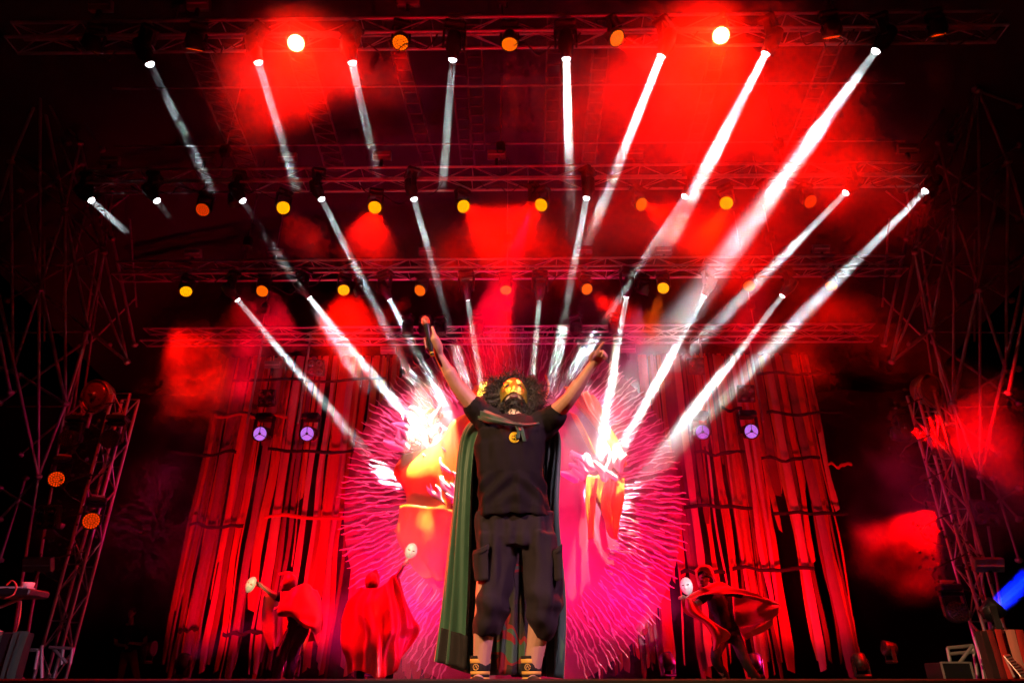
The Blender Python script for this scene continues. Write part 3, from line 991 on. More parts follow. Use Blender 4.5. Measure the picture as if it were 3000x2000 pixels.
def strip_curtain(label, x0, x1, n, y, ztop, zr, bands, sd):
    r = random.Random(sd)
    t = thing('strip_curtain', label, 'curtain', V(((x0 + x1) / 2, y, 0)), 'curtains of cloth strips')
    for layer in range(2):
        x = x0
        while x < x1:
            wd = r.choice((.035, .05, .07, .09, .12, .15, .2))
            zb = r.uniform(*zr) if r.random() < .35 else r.uniform(0, .35)
            m = SM[r.choice((0, 0, 0, 1, 1, 2, 2, 3, 3, 4, 5, 6, 6, 7))]
            part('cloth_strip', strip_mesh(x + wd / 2, y + .1 * layer - r.random() * .05, ztop, zb, wd, r.random() * 99), m, t, True)
            x += wd * r.uniform(.8, 1.5) + (.01 if layer else .06)
    for (bx0, bx1, z, dk) in bands:
        mb = MB()
        for k in range(13):
            f = k / 12
            xx = bx0 + (bx1 - bx0) * f
            zz = z + .09 * noise.noise(V((f * 4, sd, z))) + .02 * math.sin(f * 9)
            h = .036 + .015 * noise.noise(V((f * 7, z, sd)))
            mb.v += [V((xx, y - .12, zz - h)), V((xx, y - .14, zz)), V((xx, y - .12, zz + h))]
        for k in range(12):
            for j in range(2):
                a = 3 * k + j
                mb.f.append((a, a + 3, a + 4, a + 1))
        part('cross_band', mb, M_black if dk else SM[0], t, True)
YS = 14.25
def zpx(py): return at(1500, py, YS).z
def xpx(px, py): return at(px, py, YS).x
strip_curtain('curtain of hanging red cloth strips left of the round backdrop', -6.75, -2.7, 26, YS, 6.75, (1.0, 5.0), [(xpx(690, 1115), -2.9, zpx(1115), 1), (xpx(560, 1215), xpx(760, 1215), zpx(1215), 1), (xpx(640, 1220), xpx(850, 1220), zpx(1222), 0), (xpx(510, 1325), xpx(700, 1325), zpx(1328), 1), (xpx(790, 1320), -2.8, zpx(1320), 1), (xpx(560, 1545), xpx(720, 1545), zpx(1540), 1), (xpx(780, 1520), -2.6, zpx(1516), 0), (xpx(530, 1845), xpx(590, 1845), zpx(1845), 1), (xpx(660, 1855), xpx(780, 1855), zpx(1855), 1)], 11)
strip_curtain('curtain of hanging red cloth strips right of the round backdrop', 2.85, 6.7, 24, YS, 6.75, (1.0, 5.0), [(xpx(2210, 1105), xpx(2420, 1110), zpx(1105), 1), (xpx(2110, 1205), xpx(2170, 1205), zpx(1205), 1), (xpx(2240, 1218), xpx(2460, 1225), zpx(1218), 1), (xpx(2030, 1335), xpx(2180, 1335), zpx(1335), 1), (xpx(2225, 1350), xpx(2400, 1365), zpx(1352), 1), (xpx(2420, 1370), xpx(2490, 1370), zpx(1370), 0), (xpx(2000, 1500), xpx(2200, 1500), zpx(1490), 1), (xpx(2260, 1520), xpx(2480, 1520), zpx(1510), 1), (xpx(1990, 1680), xpx(2120, 1680), zpx(1680), 1), (xpx(2140, 1670), xpx(2380, 1670), zpx(1670), 1)], 23)
strip_curtain('pale cloth strips hanging below the round backdrop', -2.6, 2.75, 20, YS + .1, 1.9, (.0, .9), [], 31)
# ------------------------------------------------------------------ people
def remesh(mb, voxel=.006, smooth=4, disp=None, fac=.5):
    me = mb.mesh('tmp', None)
    o = bpy.data.objects.new('tmp', me)
    C.objects.link(o)
    r = o.modifiers.new('r', 'REMESH'); r.mode = 'VOXEL'; r.voxel_size = voxel
    if smooth:
        s = o.modifiers.new('s', 'SMOOTH'); s.iterations = smooth; s.factor = fac
    dg = bpy.context.evaluated_depsgraph_get()
    ev = o.evaluated_get(dg)
    m2 = ev.to_mesh()
    out = MB()
    nv = [v.normal.copy() for v in m2.vertices]
    out.v = [v.co.copy() for v in m2.vertices]
    out.f = [tuple(p.vertices) for p in m2.polygons]
    ev.to_mesh_clear()
    bpy.data.objects.remove(o)
    bpy.data.meshes.remove(me)
    if disp:
        out.v = [p + n * disp(p, n) for p, n in zip(out.v, nv)]
    return out

def hloft(mb, rows, n=24, k=1.0):
    """horizontal rings between two image points: (x_left, x_right, y, depth, thickness)"""
    prev = None
    for i, (xl, xr, py, Y, rv) in enumerate(rows):
        a, b = at(xl, py, Y), at(xr, py, Y)
        c = (a + b) / 2
        ru = (b - a).length / 2
        i0 = len(mb.v)
        for q in range(n):
            t = 2 * math.pi * q / n
            mb.v.append(c + V((ru * k * math.cos(t), rv * k * math.sin(t), 0)))
        if prev is None:
            mb.f.append(tuple(range(i0, i0 + n))[::-1])
        else:
            mb.bridge(prev, i0, n)
        prev = i0
    mb.f.append(tuple(range(prev, prev + n)))
    return mb

def limb(mb, pts, rs, n=14):
    """tapered limb with rounded ends, densely interpolated"""
    P, Rr = [], []
    m = (len(pts) - 1) * 8
    for k in range(m + 1):
        t = k / m
        P.append(crom(pts, t))
        x = t * (len(rs) - 1)
        i = min(int(x), len(rs) - 2)
        f = x - i
        Rr.append(rs[i] * (1 - f) + rs[i + 1] * f)
    mb.path(P, Rr, n)
    mb.ball(P[0], Rr[0], n, 7)
    mb.ball(P[-1], Rr[-1], n, 7)
    return mb

def hand(mb, wrist, d, nrm, curls=(.5, .5, .5, .5), thumb=1, s=1.0, spread=.12):
    """five-fingered hand from the wrist along d; nrm points out of the palm; curl in radians per joint"""
    d = d.normalized(); nrm = (nrm - d * nrm.dot(d)).normalized()
    x = d.cross(nrm) * thumb
    M = Matrix((x, nrm, d)).transposed()
    pc = wrist + d * .05 * s
    mb.ball(pc, (.042 * s, .017 * s, .055 * s), 12, 8, M)
    mb.path([wrist - d * .02 * s, wrist + d * .03 * s], [.026 * s, .03 * s], 10)
    for i, (off, ln) in enumerate(((.031, .075), (.011, .085), (-.011, .08), (-.03, .062))):
        c = curls[i]
        p = wrist + (d * .088 + x * off) * s
        a = 0.0
        pts = [wrist + (d * .05 + x * off * .9) * s, p]
        for j, seg in enumerate((.45, .32, .25)):
            a += c * (1.0 if j else .7)
            dv = (d * math.cos(a) + nrm * math.sin(a) + x * (off * spread * 8)).normalized()
            p = p + dv * ln * seg * s
            pts.append(p)
        mb.path(pts, [.0105 * s, .0105 * s, .0095 * s, .0085 * s, .007 * s], 8)
        mb.ball(pts[-1], .0072 * s, 8, 5)
    tp = wrist + (d * .025 + x * .03) * s
    pts = [wrist + d * .03 * s, tp, tp + (x * .022 + d * .028 + nrm * .012) * s, tp + (x * .026 + d * .058 + nrm * .026) * s]
    mb.path(pts, [.016 * s, .014 * s, .0115 * s, .009 * s], 8)
    mb.ball(pts[-1], .0092 * s, 8, 5)

def head(mb, c, f, u, s=1.0, jaw=0.0):
    f = f.normalized(); r = f.cross(u).normalized(); u = r.cross(f)
    M = Matrix((r, f, u)).transposed()
    g = lambda x, y, z: c + (r * x + f * y + u * z) * s
    mb.ball(g(0, -.012, .028), (.076 * s, .096 * s, .092 * s), 18, 12, M)
    mb.ball(g(0, .022, -.035), (.058 * s, .062 * s, .072 * s), 16, 10, M)
    mb.ball(g(0, .05, -.085 - jaw), (.034 * s, .03 * s, .024 * s), 12, 8, M)
    mb.ball(g(0, .072, .028), (.05 * s, .016 * s, .014 * s), 10, 6, M)
    mb.path([g(0, .085, .02), g(0, .1, -.01), g(0, .108, -.026)], [.008 * s, .011 * s, .013 * s], 8)
    for q in (-1, 1):
        mb.ball(g(q * .012, .095, -.03), .009 * s, 8, 5)
        mb.ball(g(q * .04, .066, -.012), (.022 * s, .016 * s, .018 * s), 8, 6, M)
        mb.ball(g(q * .078, -.006, -.005), (.008 * s, .018 * s, .03 * s), 8, 6, M)
    mb.ball(g(0, .083, -.052), (.024 * s, .01 * s, .007 * s), 8, 5, M)
    mb.ball(g(0, .08, -.064), (.02 * s, .01 * s, .007 * s), 8, 5, M)
    return g, M

M_skin = mat('skin', (.56, .33, .24), .5, var=.12, scale=18, bump=.05)
M_tee = mat('black_cotton', (.007, .005, .007), .85, var=.3, scale=8, spec=.25)
M_trou = mat('dark_trousers', (.012, .008, .013), .9, var=.35, scale=7, bump=.15)
M_hair = mat('dark_hair', (.014, .007, .005), .55, var=.4, scale=12)
M_gold = mat('gold_leaf', (1, .56, .08), .3, .88, var=.4, scale=26, bump=1.0)
M_green = mat('green_velvet', (.03, .125, .075), .5, var=.35, scale=3, sheen=.5, stretch=(3, 3, .4))
M_shoe = mat('black_shoe', (.015, .015, .015), .5)
M_yel = mat('yellow_print', (.85, .72, .02), .7)
M_sockb = mat('black_sock', (.014, .013, .012), .9)
M_socky = mat('yellow_sock', (.75, .45, .1), .9, var=.15, scale=60)

def wrinkle(a=.012, s=6.0, sd=0.0, st=.35):
    def f(p, n):
        q = V((p.x * s + sd, p.y * s, p.z * s * st))
        v = noise.noise(q) * .8 + .5 * noise.noise(q * 2.1 + V((3, 1, sd)))
        return a * v
    return f

# ---- the singer
SY = 4.2
FEET = at(1510, 1995, SY); FEET.z = 0
singer = thing('person', 'singer in gold mask, black tee, green cape and baggy cropped trousers, arms flung wide', 'person', V((FEET.x, SY, 0)))
shL, shR = at(1420, 1224, 4.24), at(1602, 1230, 4.24)
elL, wrL = at(1338, 1128, 4.12), at(1285, 1038, 4.02)
elR, wrR = at(1664, 1172, 4.06), at(1735, 1070, 3.93)
HC = at(1504, 1163, 4.30)
HF, HU = V((.03, -.95, .32)).normalized(), V((-.02, .30, .95)).normalized()
MIC0, MIC1 = at(1267, 1042, 3.97), at(1244, 925, 3.93)
mb = MB()
hloft(mb, [(1425, 1590, 1560, 4.22, .12), (1420, 1595, 1480, 4.22, .12), (1430, 1585, 1400, 4.2, .11), (1425, 1590, 1320, 4.21, .13), (1430, 1585, 1260, 4.23, .12), (1460, 1550, 1228, 4.24, .08)])
limb(mb, [at(1508, 1245, 4.25), at(1506, 1200, 4.29)], [.065, .058])
limb(mb, [shL + V((.03, 0, -.04)), shL, elL, wrL], [.07, .066, .047, .029])
limb(mb, [shL.lerp(elL, .35), shL.lerp(elL, .6)], [.055, .052])
limb(mb, [elL.lerp(wrL, .1), elL.lerp(wrL, .4)], [.045, .046])
limb(mb, [shR + V((-.03, 0, -.04)), shR, elR, wrR], [.07, .066, .047, .029])
limb(mb, [elR.lerp(wrR, .1), elR.lerp(wrR, .4)], [.045, .046])
for kn, hip, an, sd in ((at(1425, 1750, 4.16), at(1450, 1570, 4.22), at(1407, 1985, 4.24), -1), (at(1592, 1750, 4.16), at(1568, 1570, 4.22), at(1556, 1987, 4.24), 1)):
    limb(mb, [hip, kn], [.09, .065])
    limb(mb, [kn, kn.lerp(an, .35) + V((0, .015, 0)), an], [.06, .064, .042])
    limb(mb, [an + V((0, .02, -.0)), an + V((sd * .02, -.12, -.035))], [.04, .03])
# left hand wrapped round the microphone
ax = (MIC1 - MIC0).normalized()
gc = MIC0.lerp(MIC1, .36)
rt = V((1, 0, 0)) - ax * ax.x
rt.normalize()
fw = ax.cross(rt)
if fw.y > 0:
    fw = -fw
limb(mb, [wrL, wrL.lerp(gc, .5) + rt * .025, gc + rt * .035 + ax * .005], [.028, .034, .03])
mb.ball(gc + rt * .034 - fw * .012, (.022, .032, .045), 12, 8, Matrix((rt, fw, ax)).transposed())
for i in range(4):
    o_ = gc + ax * (.033 - .022 * i)
    pts = []
    for k in range(8):
        a = math.radians(25 - 205 * k / 7 - 5 * i)
        rr = .034 - .004 * (k / 7)
        # from the palm side round behind and back over the front
        pts.append(o_ + (rt * math.cos(a) - fw * math.sin(a) * -1) * rr - ax * .006 * k / 7)
    mb.path(pts, [.0115, .0118, .0112, .011, .0105, .0105, .0098, .008], 8)
    mb.ball(pts[-1], .0085, 8, 5)
tb = gc + rt * .04 + fw * .012 + ax * .02
pts = [gc + rt * .045 - ax * .03, tb, tb + ax * .035 + rt * -.002, tb + ax * .066 - rt * .006]
mb.path(pts, [.017, .0145, .012, .0095], 8); mb.ball(pts[-1], .0098, 8, 5)
# right hand: index finger pointing, the others curled
hd_ = (at(1752, 1046, 3.9) - wrR).normalized()
hand(mb, wrR, hd_, V((.3, -.7, -.6)), (.12, 1.15, 1.25, 1.3), thumb=-1, s=1.0)
g, HM = head(mb, HC, HF, HU, 1.0, jaw=.012)
part('body', remesh(mb, .0055, 3), M_skin, singer, True)

# mask: a thin shell over brow, cheeks and nose
msk = MB()
nu, nv = 28, 22
W = nu + 1
for j in range(nv + 1):
    v = j / nv
    for i in range(nu + 1):
        u = i / nu * 2 - 1
        z = .098 - .152 * v - .028 * v * u * u + .018 * (1 - v) * -(u * u)
        x = .104 * u * (1 - .06 * v) * (1 - .12 * max(0, .25 - v) * 4)
        dep = .114 - .075 * u * u - .06 * abs(u) ** 4 - .03 * max(0, .3 - v) / .3 * max(0, .3 - v) / .3
        dep += .030 * math.exp(-(u / .16) ** 2) * max(0, min(1, (v - .3) / .45)) * (1 if v < .86 else max(.2, 1 - (v - .86) * 7))
        dep += .012 * math.exp(-((abs(u) - .45) / .3) ** 2 - ((v - .3) / .09) ** 2)
        ey = math.exp(-((abs(u) - .42) / .2) ** 2 - ((v - .46) / .1) ** 2)
        dep -= .018 * ey
        dep += .012 * math.exp(-((abs(u) - .55) / .25) ** 2 - ((v - .7) / .14) ** 2)
        dep += .004 * noise.noise(V((u * 7, v * 8, 2)))
        msk.v.append(g(x, dep, z))
hole = lambda i, j: ((abs((i + .5) / nu * 2 - 1) - .42) / .19) ** 2 + (((j + .5) / nv - .47) / .075) ** 2 < 1
for j in range(nv):
    for i in range(nu):
        if not hole(i, j):
            a = j * W + i
            msk.f.append((a, a + W, a + W + 1, a + 1))
mk = part('mask', msk, M_gold, singer, True)
mb = MB()
for q in (-1, 1):
    mb.ball(g(q * .036, .08, .024), (.017, .012, .012), 10, 7, HM)
part('eyes', mb, mat('eye', (.03, .02, .02), .2), mk, True)
# open mouth, beard and hair
mb = MB(); mb.ball(g(0, .083, -.066), (.03, .018, .017), 14, 9, HM)
part('mouth', mb, mat('mouth_dark', (.06, .008, .008), .4), singer, True)
rr = random.Random(3)
mb = MB()
for k in range(750):
    a = rr.uniform(-1.25, 1.25)
    h = rr.uniform(0, 1)
    y = .082 * math.cos(a) * (1 - .35 * h) + .004
    p = g(.064 * math.sin(a) * (1 - .25 * h), y * (1 if abs(a) < 1 else .9), -.075 - .05 * h)
    d = (p - g(0, .02, -.03)).normalized() + HU * -.6 + V((rr.uniform(-.4, .4), rr.uniform(-.4, .4), rr.uniform(-.3, .3)))
    d.normalize()
    L = rr.uniform(.02, .042)
    sw = V((rr.uniform(-1, 1), rr.uniform(-1, 1), rr.uniform(-1, 1))) * .006
    mb.path([p - d * .008, p + d * L * .5 + sw, p + d * L], [.0022, .0018, .0006], 4, cap=False)
mb.ball(g(0, .052, -.1), (.05, .036, .036), 16, 10, HM)
part('beard', mb, M_hair, singer, True)
mb = MB()
for k in range(3800):
    th = rr.uniform(0, 2 * math.pi)
    cz = rr.uniform(-.75, 1)
    sr = math.sqrt(1 - cz * cz)
    dv = V((sr * math.cos(th), sr * math.sin(th), cz))
    loc = HM.transposed() @ dv
    w3 = dv.copy()
    if w3.dot(HF) > .60 and w3.dot(HU) < .86:
        continue
    rad = V((.215, .17, .2))
    lump = 1 + .13 * noise.noise(dv * 3.2)
    base = HC + V((0, .05, .005))
    r0 = rr.uniform(.3, .86)
    p = base + V((dv.x * rad.x, dv.y * rad.y, dv.z * rad.z)) * r0 * lump
    L = rr.uniform(.035, .08) * (1.3 if r0 > .8 else 1)
    t1 = dv.cross(V((rr.uniform(-1, 1), rr.uniform(-1, 1), rr.uniform(-1, 1)))).normalized()
    t2 = dv.cross(t1)
    cr_ = rr.uniform(.006, .014)
    nt_ = rr.uniform(1.0, 2.4)
    ph = rr.uniform(0, 6)
    pts = []
    drop = V((0, 0, -1)) * rr.uniform(.0, .03)
    for q in range(9):
        f = q / 8
        a = ph + nt_ * 6.28 * f
        pts.append(p + dv * L * f + (t1 * math.cos(a) + t2 * math.sin(a)) * cr_ + drop * f * f)
    mb.path(pts, [.0035, .0036, .0035, .0034, .0032, .003, .0026, .002, .0008], 4, cap=False)
part('hair', mb, M_hair, singer, True)
mb = MB(); mb.ball(HC + V((0, .085, .01)), (.16, .10, .15), 20, 12)
part('hair_mass', mb, M_hair, singer, True)

# tee shirt
mb = MB()
hloft(mb, [(1388, 1620, 1518, 4.2, .150), (1392, 1614, 1490, 4.2, .152), (1396, 1602, 1430, 4.19, .148), (1397, 1595, 1370, 4.18, .145), (1393, 1596, 1310, 4.19, .15), (1402, 1602, 1265, 4.22, .14), (1428, 1590, 1236, 4.245, .115), (1462, 1548, 1222, 4.25, .085)], 32)
limb(mb, [shL + V((.05, 0, -.05)), shL.lerp(elL, .1), shL.lerp(elL, .33)], [.10, .085, .08])
limb(mb, [shR + V((-.05, 0, -.05)), shR.lerp(elR, .12) + V((.0, 0, -.02)), shR.lerp(elR, .42) + V((0, 0, -.02))], [.10, .088, .08])
def teef(p, n):
    x, y = proj(p)
    v = .015 * noise.noise(V((p.x * 11, p.y * 8, p.z * 3.0))) + .010 * noise.noise(V((p.x * 20 + 7, p.y * 9, p.z * 6)))
    if n.y < 0 and 1380 < y < 1480:   # sag folds over the belly
        v += .012 * math.sin((p.z * 46) + 9 * abs(p.x - FEET.x) ** 1.3 * 8) * math.exp(-((y - 1430) / 40) ** 2)
    v += .012 * math.sin(p.x * 60 + p.z * 6) * max(0, min(1, (y - 1300) / 200)) * .6
    return v
part('tee_shirt', remesh(mb, .008, 4, teef), M_tee, singer, True)
# printed round emblem on the chest
def on_chest(px, py, lift=.0):
    return at(px, py, 4.03 - lift)
import mathutils
_tee = [o for o in singer.children if o.name.startswith('tee_shirt')][0]
_bv = mathutils.bvhtree.BVHTree.FromPolygons([v.co + singer.location for v in _tee.data.vertices], [tuple(p.vertices) for p in _tee.data.polygons])
def cast(px, py, lift=.004):
    d = (at(px, py, 4.2) - CAM).normalized()
    h = _bv.ray_cast(CAM, d)
    return (h[0] if h[0] is not None else at(px, py, 4.05)) - d * lift
em = MB()
c_ = (1507, 1281)
for R_, a0, a1, wv in ((14.5, 30, 335, .5), (12.0, 40, 320, .8), (10, 70, 290, .5)):
    em.path([cast(c_[0] + R_ * math.cos(math.radians(a)), c_[1] - R_ * math.sin(math.radians(a)) * (1 + .03 * wv)) for a in range(a0, a1 + 1, 12)], .0026, 6)
for pl in ([(1503, 1273), (1503, 1290)], [(1503, 1273), (1509, 1274), (1510, 1278), (1504, 1281)], [(1504, 1281), (1511, 1283), (1511, 1289), (1502, 1290)], [(1497, 1281), (1504, 1281)]):
    em.path([cast(*q) for q in pl], .0026, 6)
part('emblem', em, M_yel, _tee, True)

# cropped trousers with cargo pockets
mb = MB()
hloft(mb, [(1394, 1618, 1500, 4.21, .135), (1391, 1622, 1540, 4.21, .14), (1393, 1625, 1580, 4.21, .14), (1400, 1622, 1605, 4.21, .125)], 32)
hloft(mb, [(1395, 1520, 1570, 4.21, .125), (1398, 1512, 1630, 4.20, .12), (1406, 1500, 1695, 4.18, .115), (1394, 1494, 1755, 4.16, .118), (1386, 1490, 1790, 4.17, .115), (1384, 1478, 1830, 4.19, .105), (1386, 1460, 1858, 4.2, .085)], 26)
hloft(mb, [(1515, 1628, 1570, 4.21, .125), (1530, 1642, 1640, 4.20, .12), (1537, 1649, 1720, 4.18, .118), (1541, 1648, 1780, 4.16, .118), (1545, 1642, 1820, 4.18, .11), (1550, 1628, 1855, 4.2, .095), (1556, 1610, 1878, 4.21, .075)], 26)
def trf(p, n):
    x, y = proj(p)
    v = .024 * noise.noise(V((p.x * 9, p.y * 9, p.z * 3.2))) + .014 * noise.noise(V((p.x * 19 + 3, p.y * 15, p.z * 8)))
    v += .012 * math.sin((p.z * 38) + p.x * 16) * math.exp(-((y - 1775) / 45) ** 2)
    v += .008 * math.sin(p.x * 75 + 2) * math.exp(-((y - 1570) / 60) ** 2)
    return v
tr = part('trousers', remesh(mb, .008, 4, trf), M_trou, singer, True)
for pxs, sgn in (((1392, 1430), -1), ((1622, 1645), 1)):
    def pk(u, v, p): return .006 * math.sin(u * 3.14) * math.sin(v * 3.14)
    x0, x1 = pxs
    yk = 4.085
    s = sheet([[(x0, 1618, yk + .05), ((x0 + x1) / 2, 1612, yk), (x1, 1600, yk)], [(x0 + 2, 1655, yk + .05), ((x0 + x1) / 2, 1655, yk), (x1, 1655, yk)], [(x0 + 8, 1700, yk + .05), ((x0 + x1) / 2 + 4, 1700, yk), (x1, 1700, yk)]], 8, 10, pk, .02)
    part('cargo_pocket', s, M_trou, tr, True)
    s = sheet([[(x0 - 2, 1612, yk + .04), ((x0 + x1) / 2, 1604, yk - .012), (x1 + 2, 1592, yk - .012)], [(x0 - 1, 1628, yk + .04), ((x0 + x1) / 2, 1622, yk - .016), (x1 + 2, 1608, yk - .016)]], 6, 4, None, .008)
    part('pocket_flap', s, M_trou, tr, True)

# socks and shoes
for an, w0, sd in ((at(1407, 1958, 4.24), 26, -1), (at(1557, 1962, 4.24), 24, 1)):
    Z = -.078
    for k, (z0, z1, dark) in enumerate(((.196, .180, 1), (.180, .158, 0), (.158, .118, 1), (.118, .102, 0), (.102, .088, 1), (.088, .05, 0))):
        mb = MB()
        rr_ = lambda z: .0475 + (z - .03) * .07
        mb.lathe(V((an.x, an.y, Z)), I3, [(z1, rr_(z1)), (z1 + .003, rr_(z1) + .0015), (z0 - .003, rr_(z0) + .0015), (z0, rr_(z0))], 24)
        part('sock_band', mb, M_sockb if dark else M_socky, singer, True)
    mb = MB()
    mb.path([V((an.x - .022, an.y - .052, Z + .138)) + V((.015 * math.cos(a / 10), .010 * math.cos(a / 10) * -.5, .015 * math.sin(a / 10))) for a in range(0, 64, 4)], .0022, 5)
    mb.path([V((an.x - .03, an.y - .05, Z + .132)), V((an.x - .022, an.y - .055, Z + .146)), V((an.x - .014, an.y - .056, Z + .13))], .0022, 5)
    part('sock_emblem', mb, M_socky, singer, True)
    mb = MB()
    limb(mb, [V((an.x, an.y + .05, Z + .045)), V((an.x + sd * .012, an.y - .06, Z + .05)), V((an.x + sd * .03, an.y - .19, Z + .038))], [.045, .047, .036])
    mb.box(V((an.x + sd * .012, an.y - .07, Z + .012)), (.09, .29, .022), Matrix.Rotation(sd * .15, 3, 'Z'), .01)
    part('shoe', remesh(mb, .008, 3), M_shoe, singer, True)

# cape
CAPE = [[(1446, 1228, 4.10), (1394, 1212, 4.2), (1436, 1196, 4.40), (1510, 1210, 4.43), (1590, 1216, 4.40), (1630, 1238, 4.28)],
        [(1399, 1295, 4.30), (1352, 1290, 4.38), (1430, 1300, 4.50), (1510, 1300, 4.52), (1590, 1300, 4.5), (1644, 1296, 4.42)],
        [(1384, 1500, 4.32), (1332, 1500, 4.42), (1420, 1500, 4.52), (1510, 1500, 4.54), (1585, 1500, 4.52), (1633, 1500, 4.40)],
        [(1374, 1750, 4.34), (1308, 1750, 4.45), (1410, 1750, 4.56), (1510, 1750, 4.6), (1595, 1750, 4.56), (1650, 1750, 4.46)],
        [(1366, 1955, 4.36), (1286, 1938, 4.46), (1390, 1975, 4.6), (1510, 1975, 4.64), (1600, 1980, 4.6), (1638, 1985, 4.44)]]
def capefold(u, v, p):
    a = min(1, v * 2.5)
    return a * (.020 * math.sin(u * 62 + 2.5 * math.sin(v * 2.2)) + .012 * math.sin(u * 118 + v * 3) + .02 * noise.noise(V((u * 9, v * 2.5, 4)))) - .012 * math.exp(-v * 9) * math.sin(u * 40)
cp = part('cape', sheet(CAPE, 120, 60, capefold, .005), M_green, singer, True)
M_lin = bpy.data.materials.new('printed_lining'); M_lin.use_nodes = True
nt = M_lin.node_tree
_n = nt.nodes.new('ShaderNodeTexNoise'); _n.inputs['Scale'].default_value = 4.5; _n.inputs['Detail'].default_value = 1.5; _n.inputs['Distortion'].default_value = .8
_t = nt.nodes.new('ShaderNodeTexCoord'); nt.links.new(_t.outputs['Object'], _n.inputs[0])
_r = nt.nodes.new('ShaderNodeValToRGB'); nt.links.new(_n.outputs['Fac'], _r.inputs[0])
_r.color_ramp.interpolation = 'CONSTANT'
for e, (q, c_) in zip([_r.color_ramp.elements[0], _r.color_ramp.elements[1], _r.color_ramp.elements.new(.5), _r.color_ramp.elements.new(.56), _r.color_ramp.elements.new(.62)], ((0, (.02, .02, .02)), (.42, (.3, .012, .012)), (.50, (.04, .02, .02)), (.56, (.25, .012, .012)), (.62, (.05, .12, .07)))):
    e.position = q; e.color = (*c_, 1)
nt.links.new(_r.outputs[0], nt.nodes['Principled BSDF'].inputs['Base Color']); nt.nodes['Principled BSDF'].inputs['Roughness'].default_value = .7
LIN = [[tuple(V(q) + V((0, 0, -.05))) for q in row[2:5]] for row in CAPE[1:]]
part('lining', sheet(LIN, 50, 40, lambda u, v, p: .018 * math.sin(u * 32 + v * 3), .004), M_lin, cp, True)
CAPE_SHADOW = [[tuple(V(q) + V((0, 0, -.035))) for q in row[0:2]] for row in ([(1371, 1862, 4.35), (1296, 1838, 4.455)], [(1369, 1910, 4.355), (1290, 1888, 4.46)], [(1366, 1960, 4.36), (1284, 1940, 4.465)])]  # black sheet standing in for the shadow low on the cape's left panel
part('cape_shadow', sheet(CAPE_SHADOW, 16, 10, lambda u, v, p: .012 * math.sin(u * 14), .004), mat('shadow_black', (.012, .011, .012), .8), cp, True)
# collar drape across the collar bones and the ribbon tie
s = sheet([[(1390, 1200, 4.34), (1408, 1197, 4.2), (1436, 1206, 4.10), (1468, 1221, 4.06), (1502, 1236, 4.05), (1532, 1242, 4.05), (1570, 1240, 4.12), (1612, 1228, 4.30)], [(1390, 1210, 4.34), (1404, 1215, 4.17), (1434, 1224, 4.06), (1470, 1233, 4.03), (1502, 1241, 4.035), (1532, 1244, 4.045), (1570, 1241, 4.115), (1612, 1229, 4.30)], [(1392, 1222, 4.34), (1408, 1234, 4.18), (1438, 1240, 4.08), (1472, 1244, 4.045), (1502, 1246, 4.04), (1532, 1246, 4.045), (1570, 1243, 4.115), (1612, 1230, 4.30)]], 60, 16, lambda u, v, p: (.012 * math.sin(v * 13 + u * 6) + .007 * math.sin(v * 25 - u * 9)) * max(0, .75 - u) * math.sin(min(1, u * 6) * 1.57), .006)
part('collar', s, mat('deep_green', (.012, .05, .03), .6, var=.3, sheen=.3), cp, True)
M_rib = mat('dark_green_ribbon', (.02, .08, .055), .45)
for i, pl in enumerate(([(1520, 1238), (1528, 1255), (1533, 1275), (1537, 1292)], [(1527, 1240), (1521, 1258), (1518, 1276), (1516, 1283)], [(1522, 1240), (1514, 1250), (1524, 1262), (1528, 1243)])):
    pts = [cast(q[0], q[1], .02 + .003 * i) for q in pl]
    w_ = V((.0115, 0, 0))
    s = sheet([[p - w_, p + w_] for p in pts], 4, 16, None, .003, world=True)
    part('ribbon', s, M_rib, cp, True)

# microphone in his raised hand
mic = thing('microphone', 'handheld microphone with shiny ball grille raised in the singer\'s fist', 'microphone', MIC0)
Mm = frame(ax)
Lm = (MIC1 - MIC0).length
mb = MB(); mb.lathe(MIC0, Mm, [(0, .012), (.004, .014), (Lm * .55, .0165), (Lm * .74, .021), (Lm * .78, .023)], 18)
part('handle', mb, mat('mic_black', (.012, .012, .013), .35), mic, True)
mb = MB(); mb.lathe(MIC0, Mm, [(-.003, .0125), (.022, .0148), (.024, .0145)], 18)
part('end_ring', mb, mat('mic_yellow', (.6, .5, .05), .4), mic, True)
mb = MB(); mb.ball(MIC0 + ax * (Lm * .78 + .026), (.0265, .0265, .032), 20, 14, Mm)
g_m = mat('grille_chrome', (.75, .5, .35), .3, 1.0, bump=1.0, scale=160)
part('grille', mb, g_m, mic, True)
mb = MB(); mb.lathe(MIC0, Mm, [(Lm * .77, .0245), (Lm * .8, .0275), (Lm * .83, .0275), (Lm * .85, .0245)], 20)
part('grille_band', mb, g_m, mic, True)
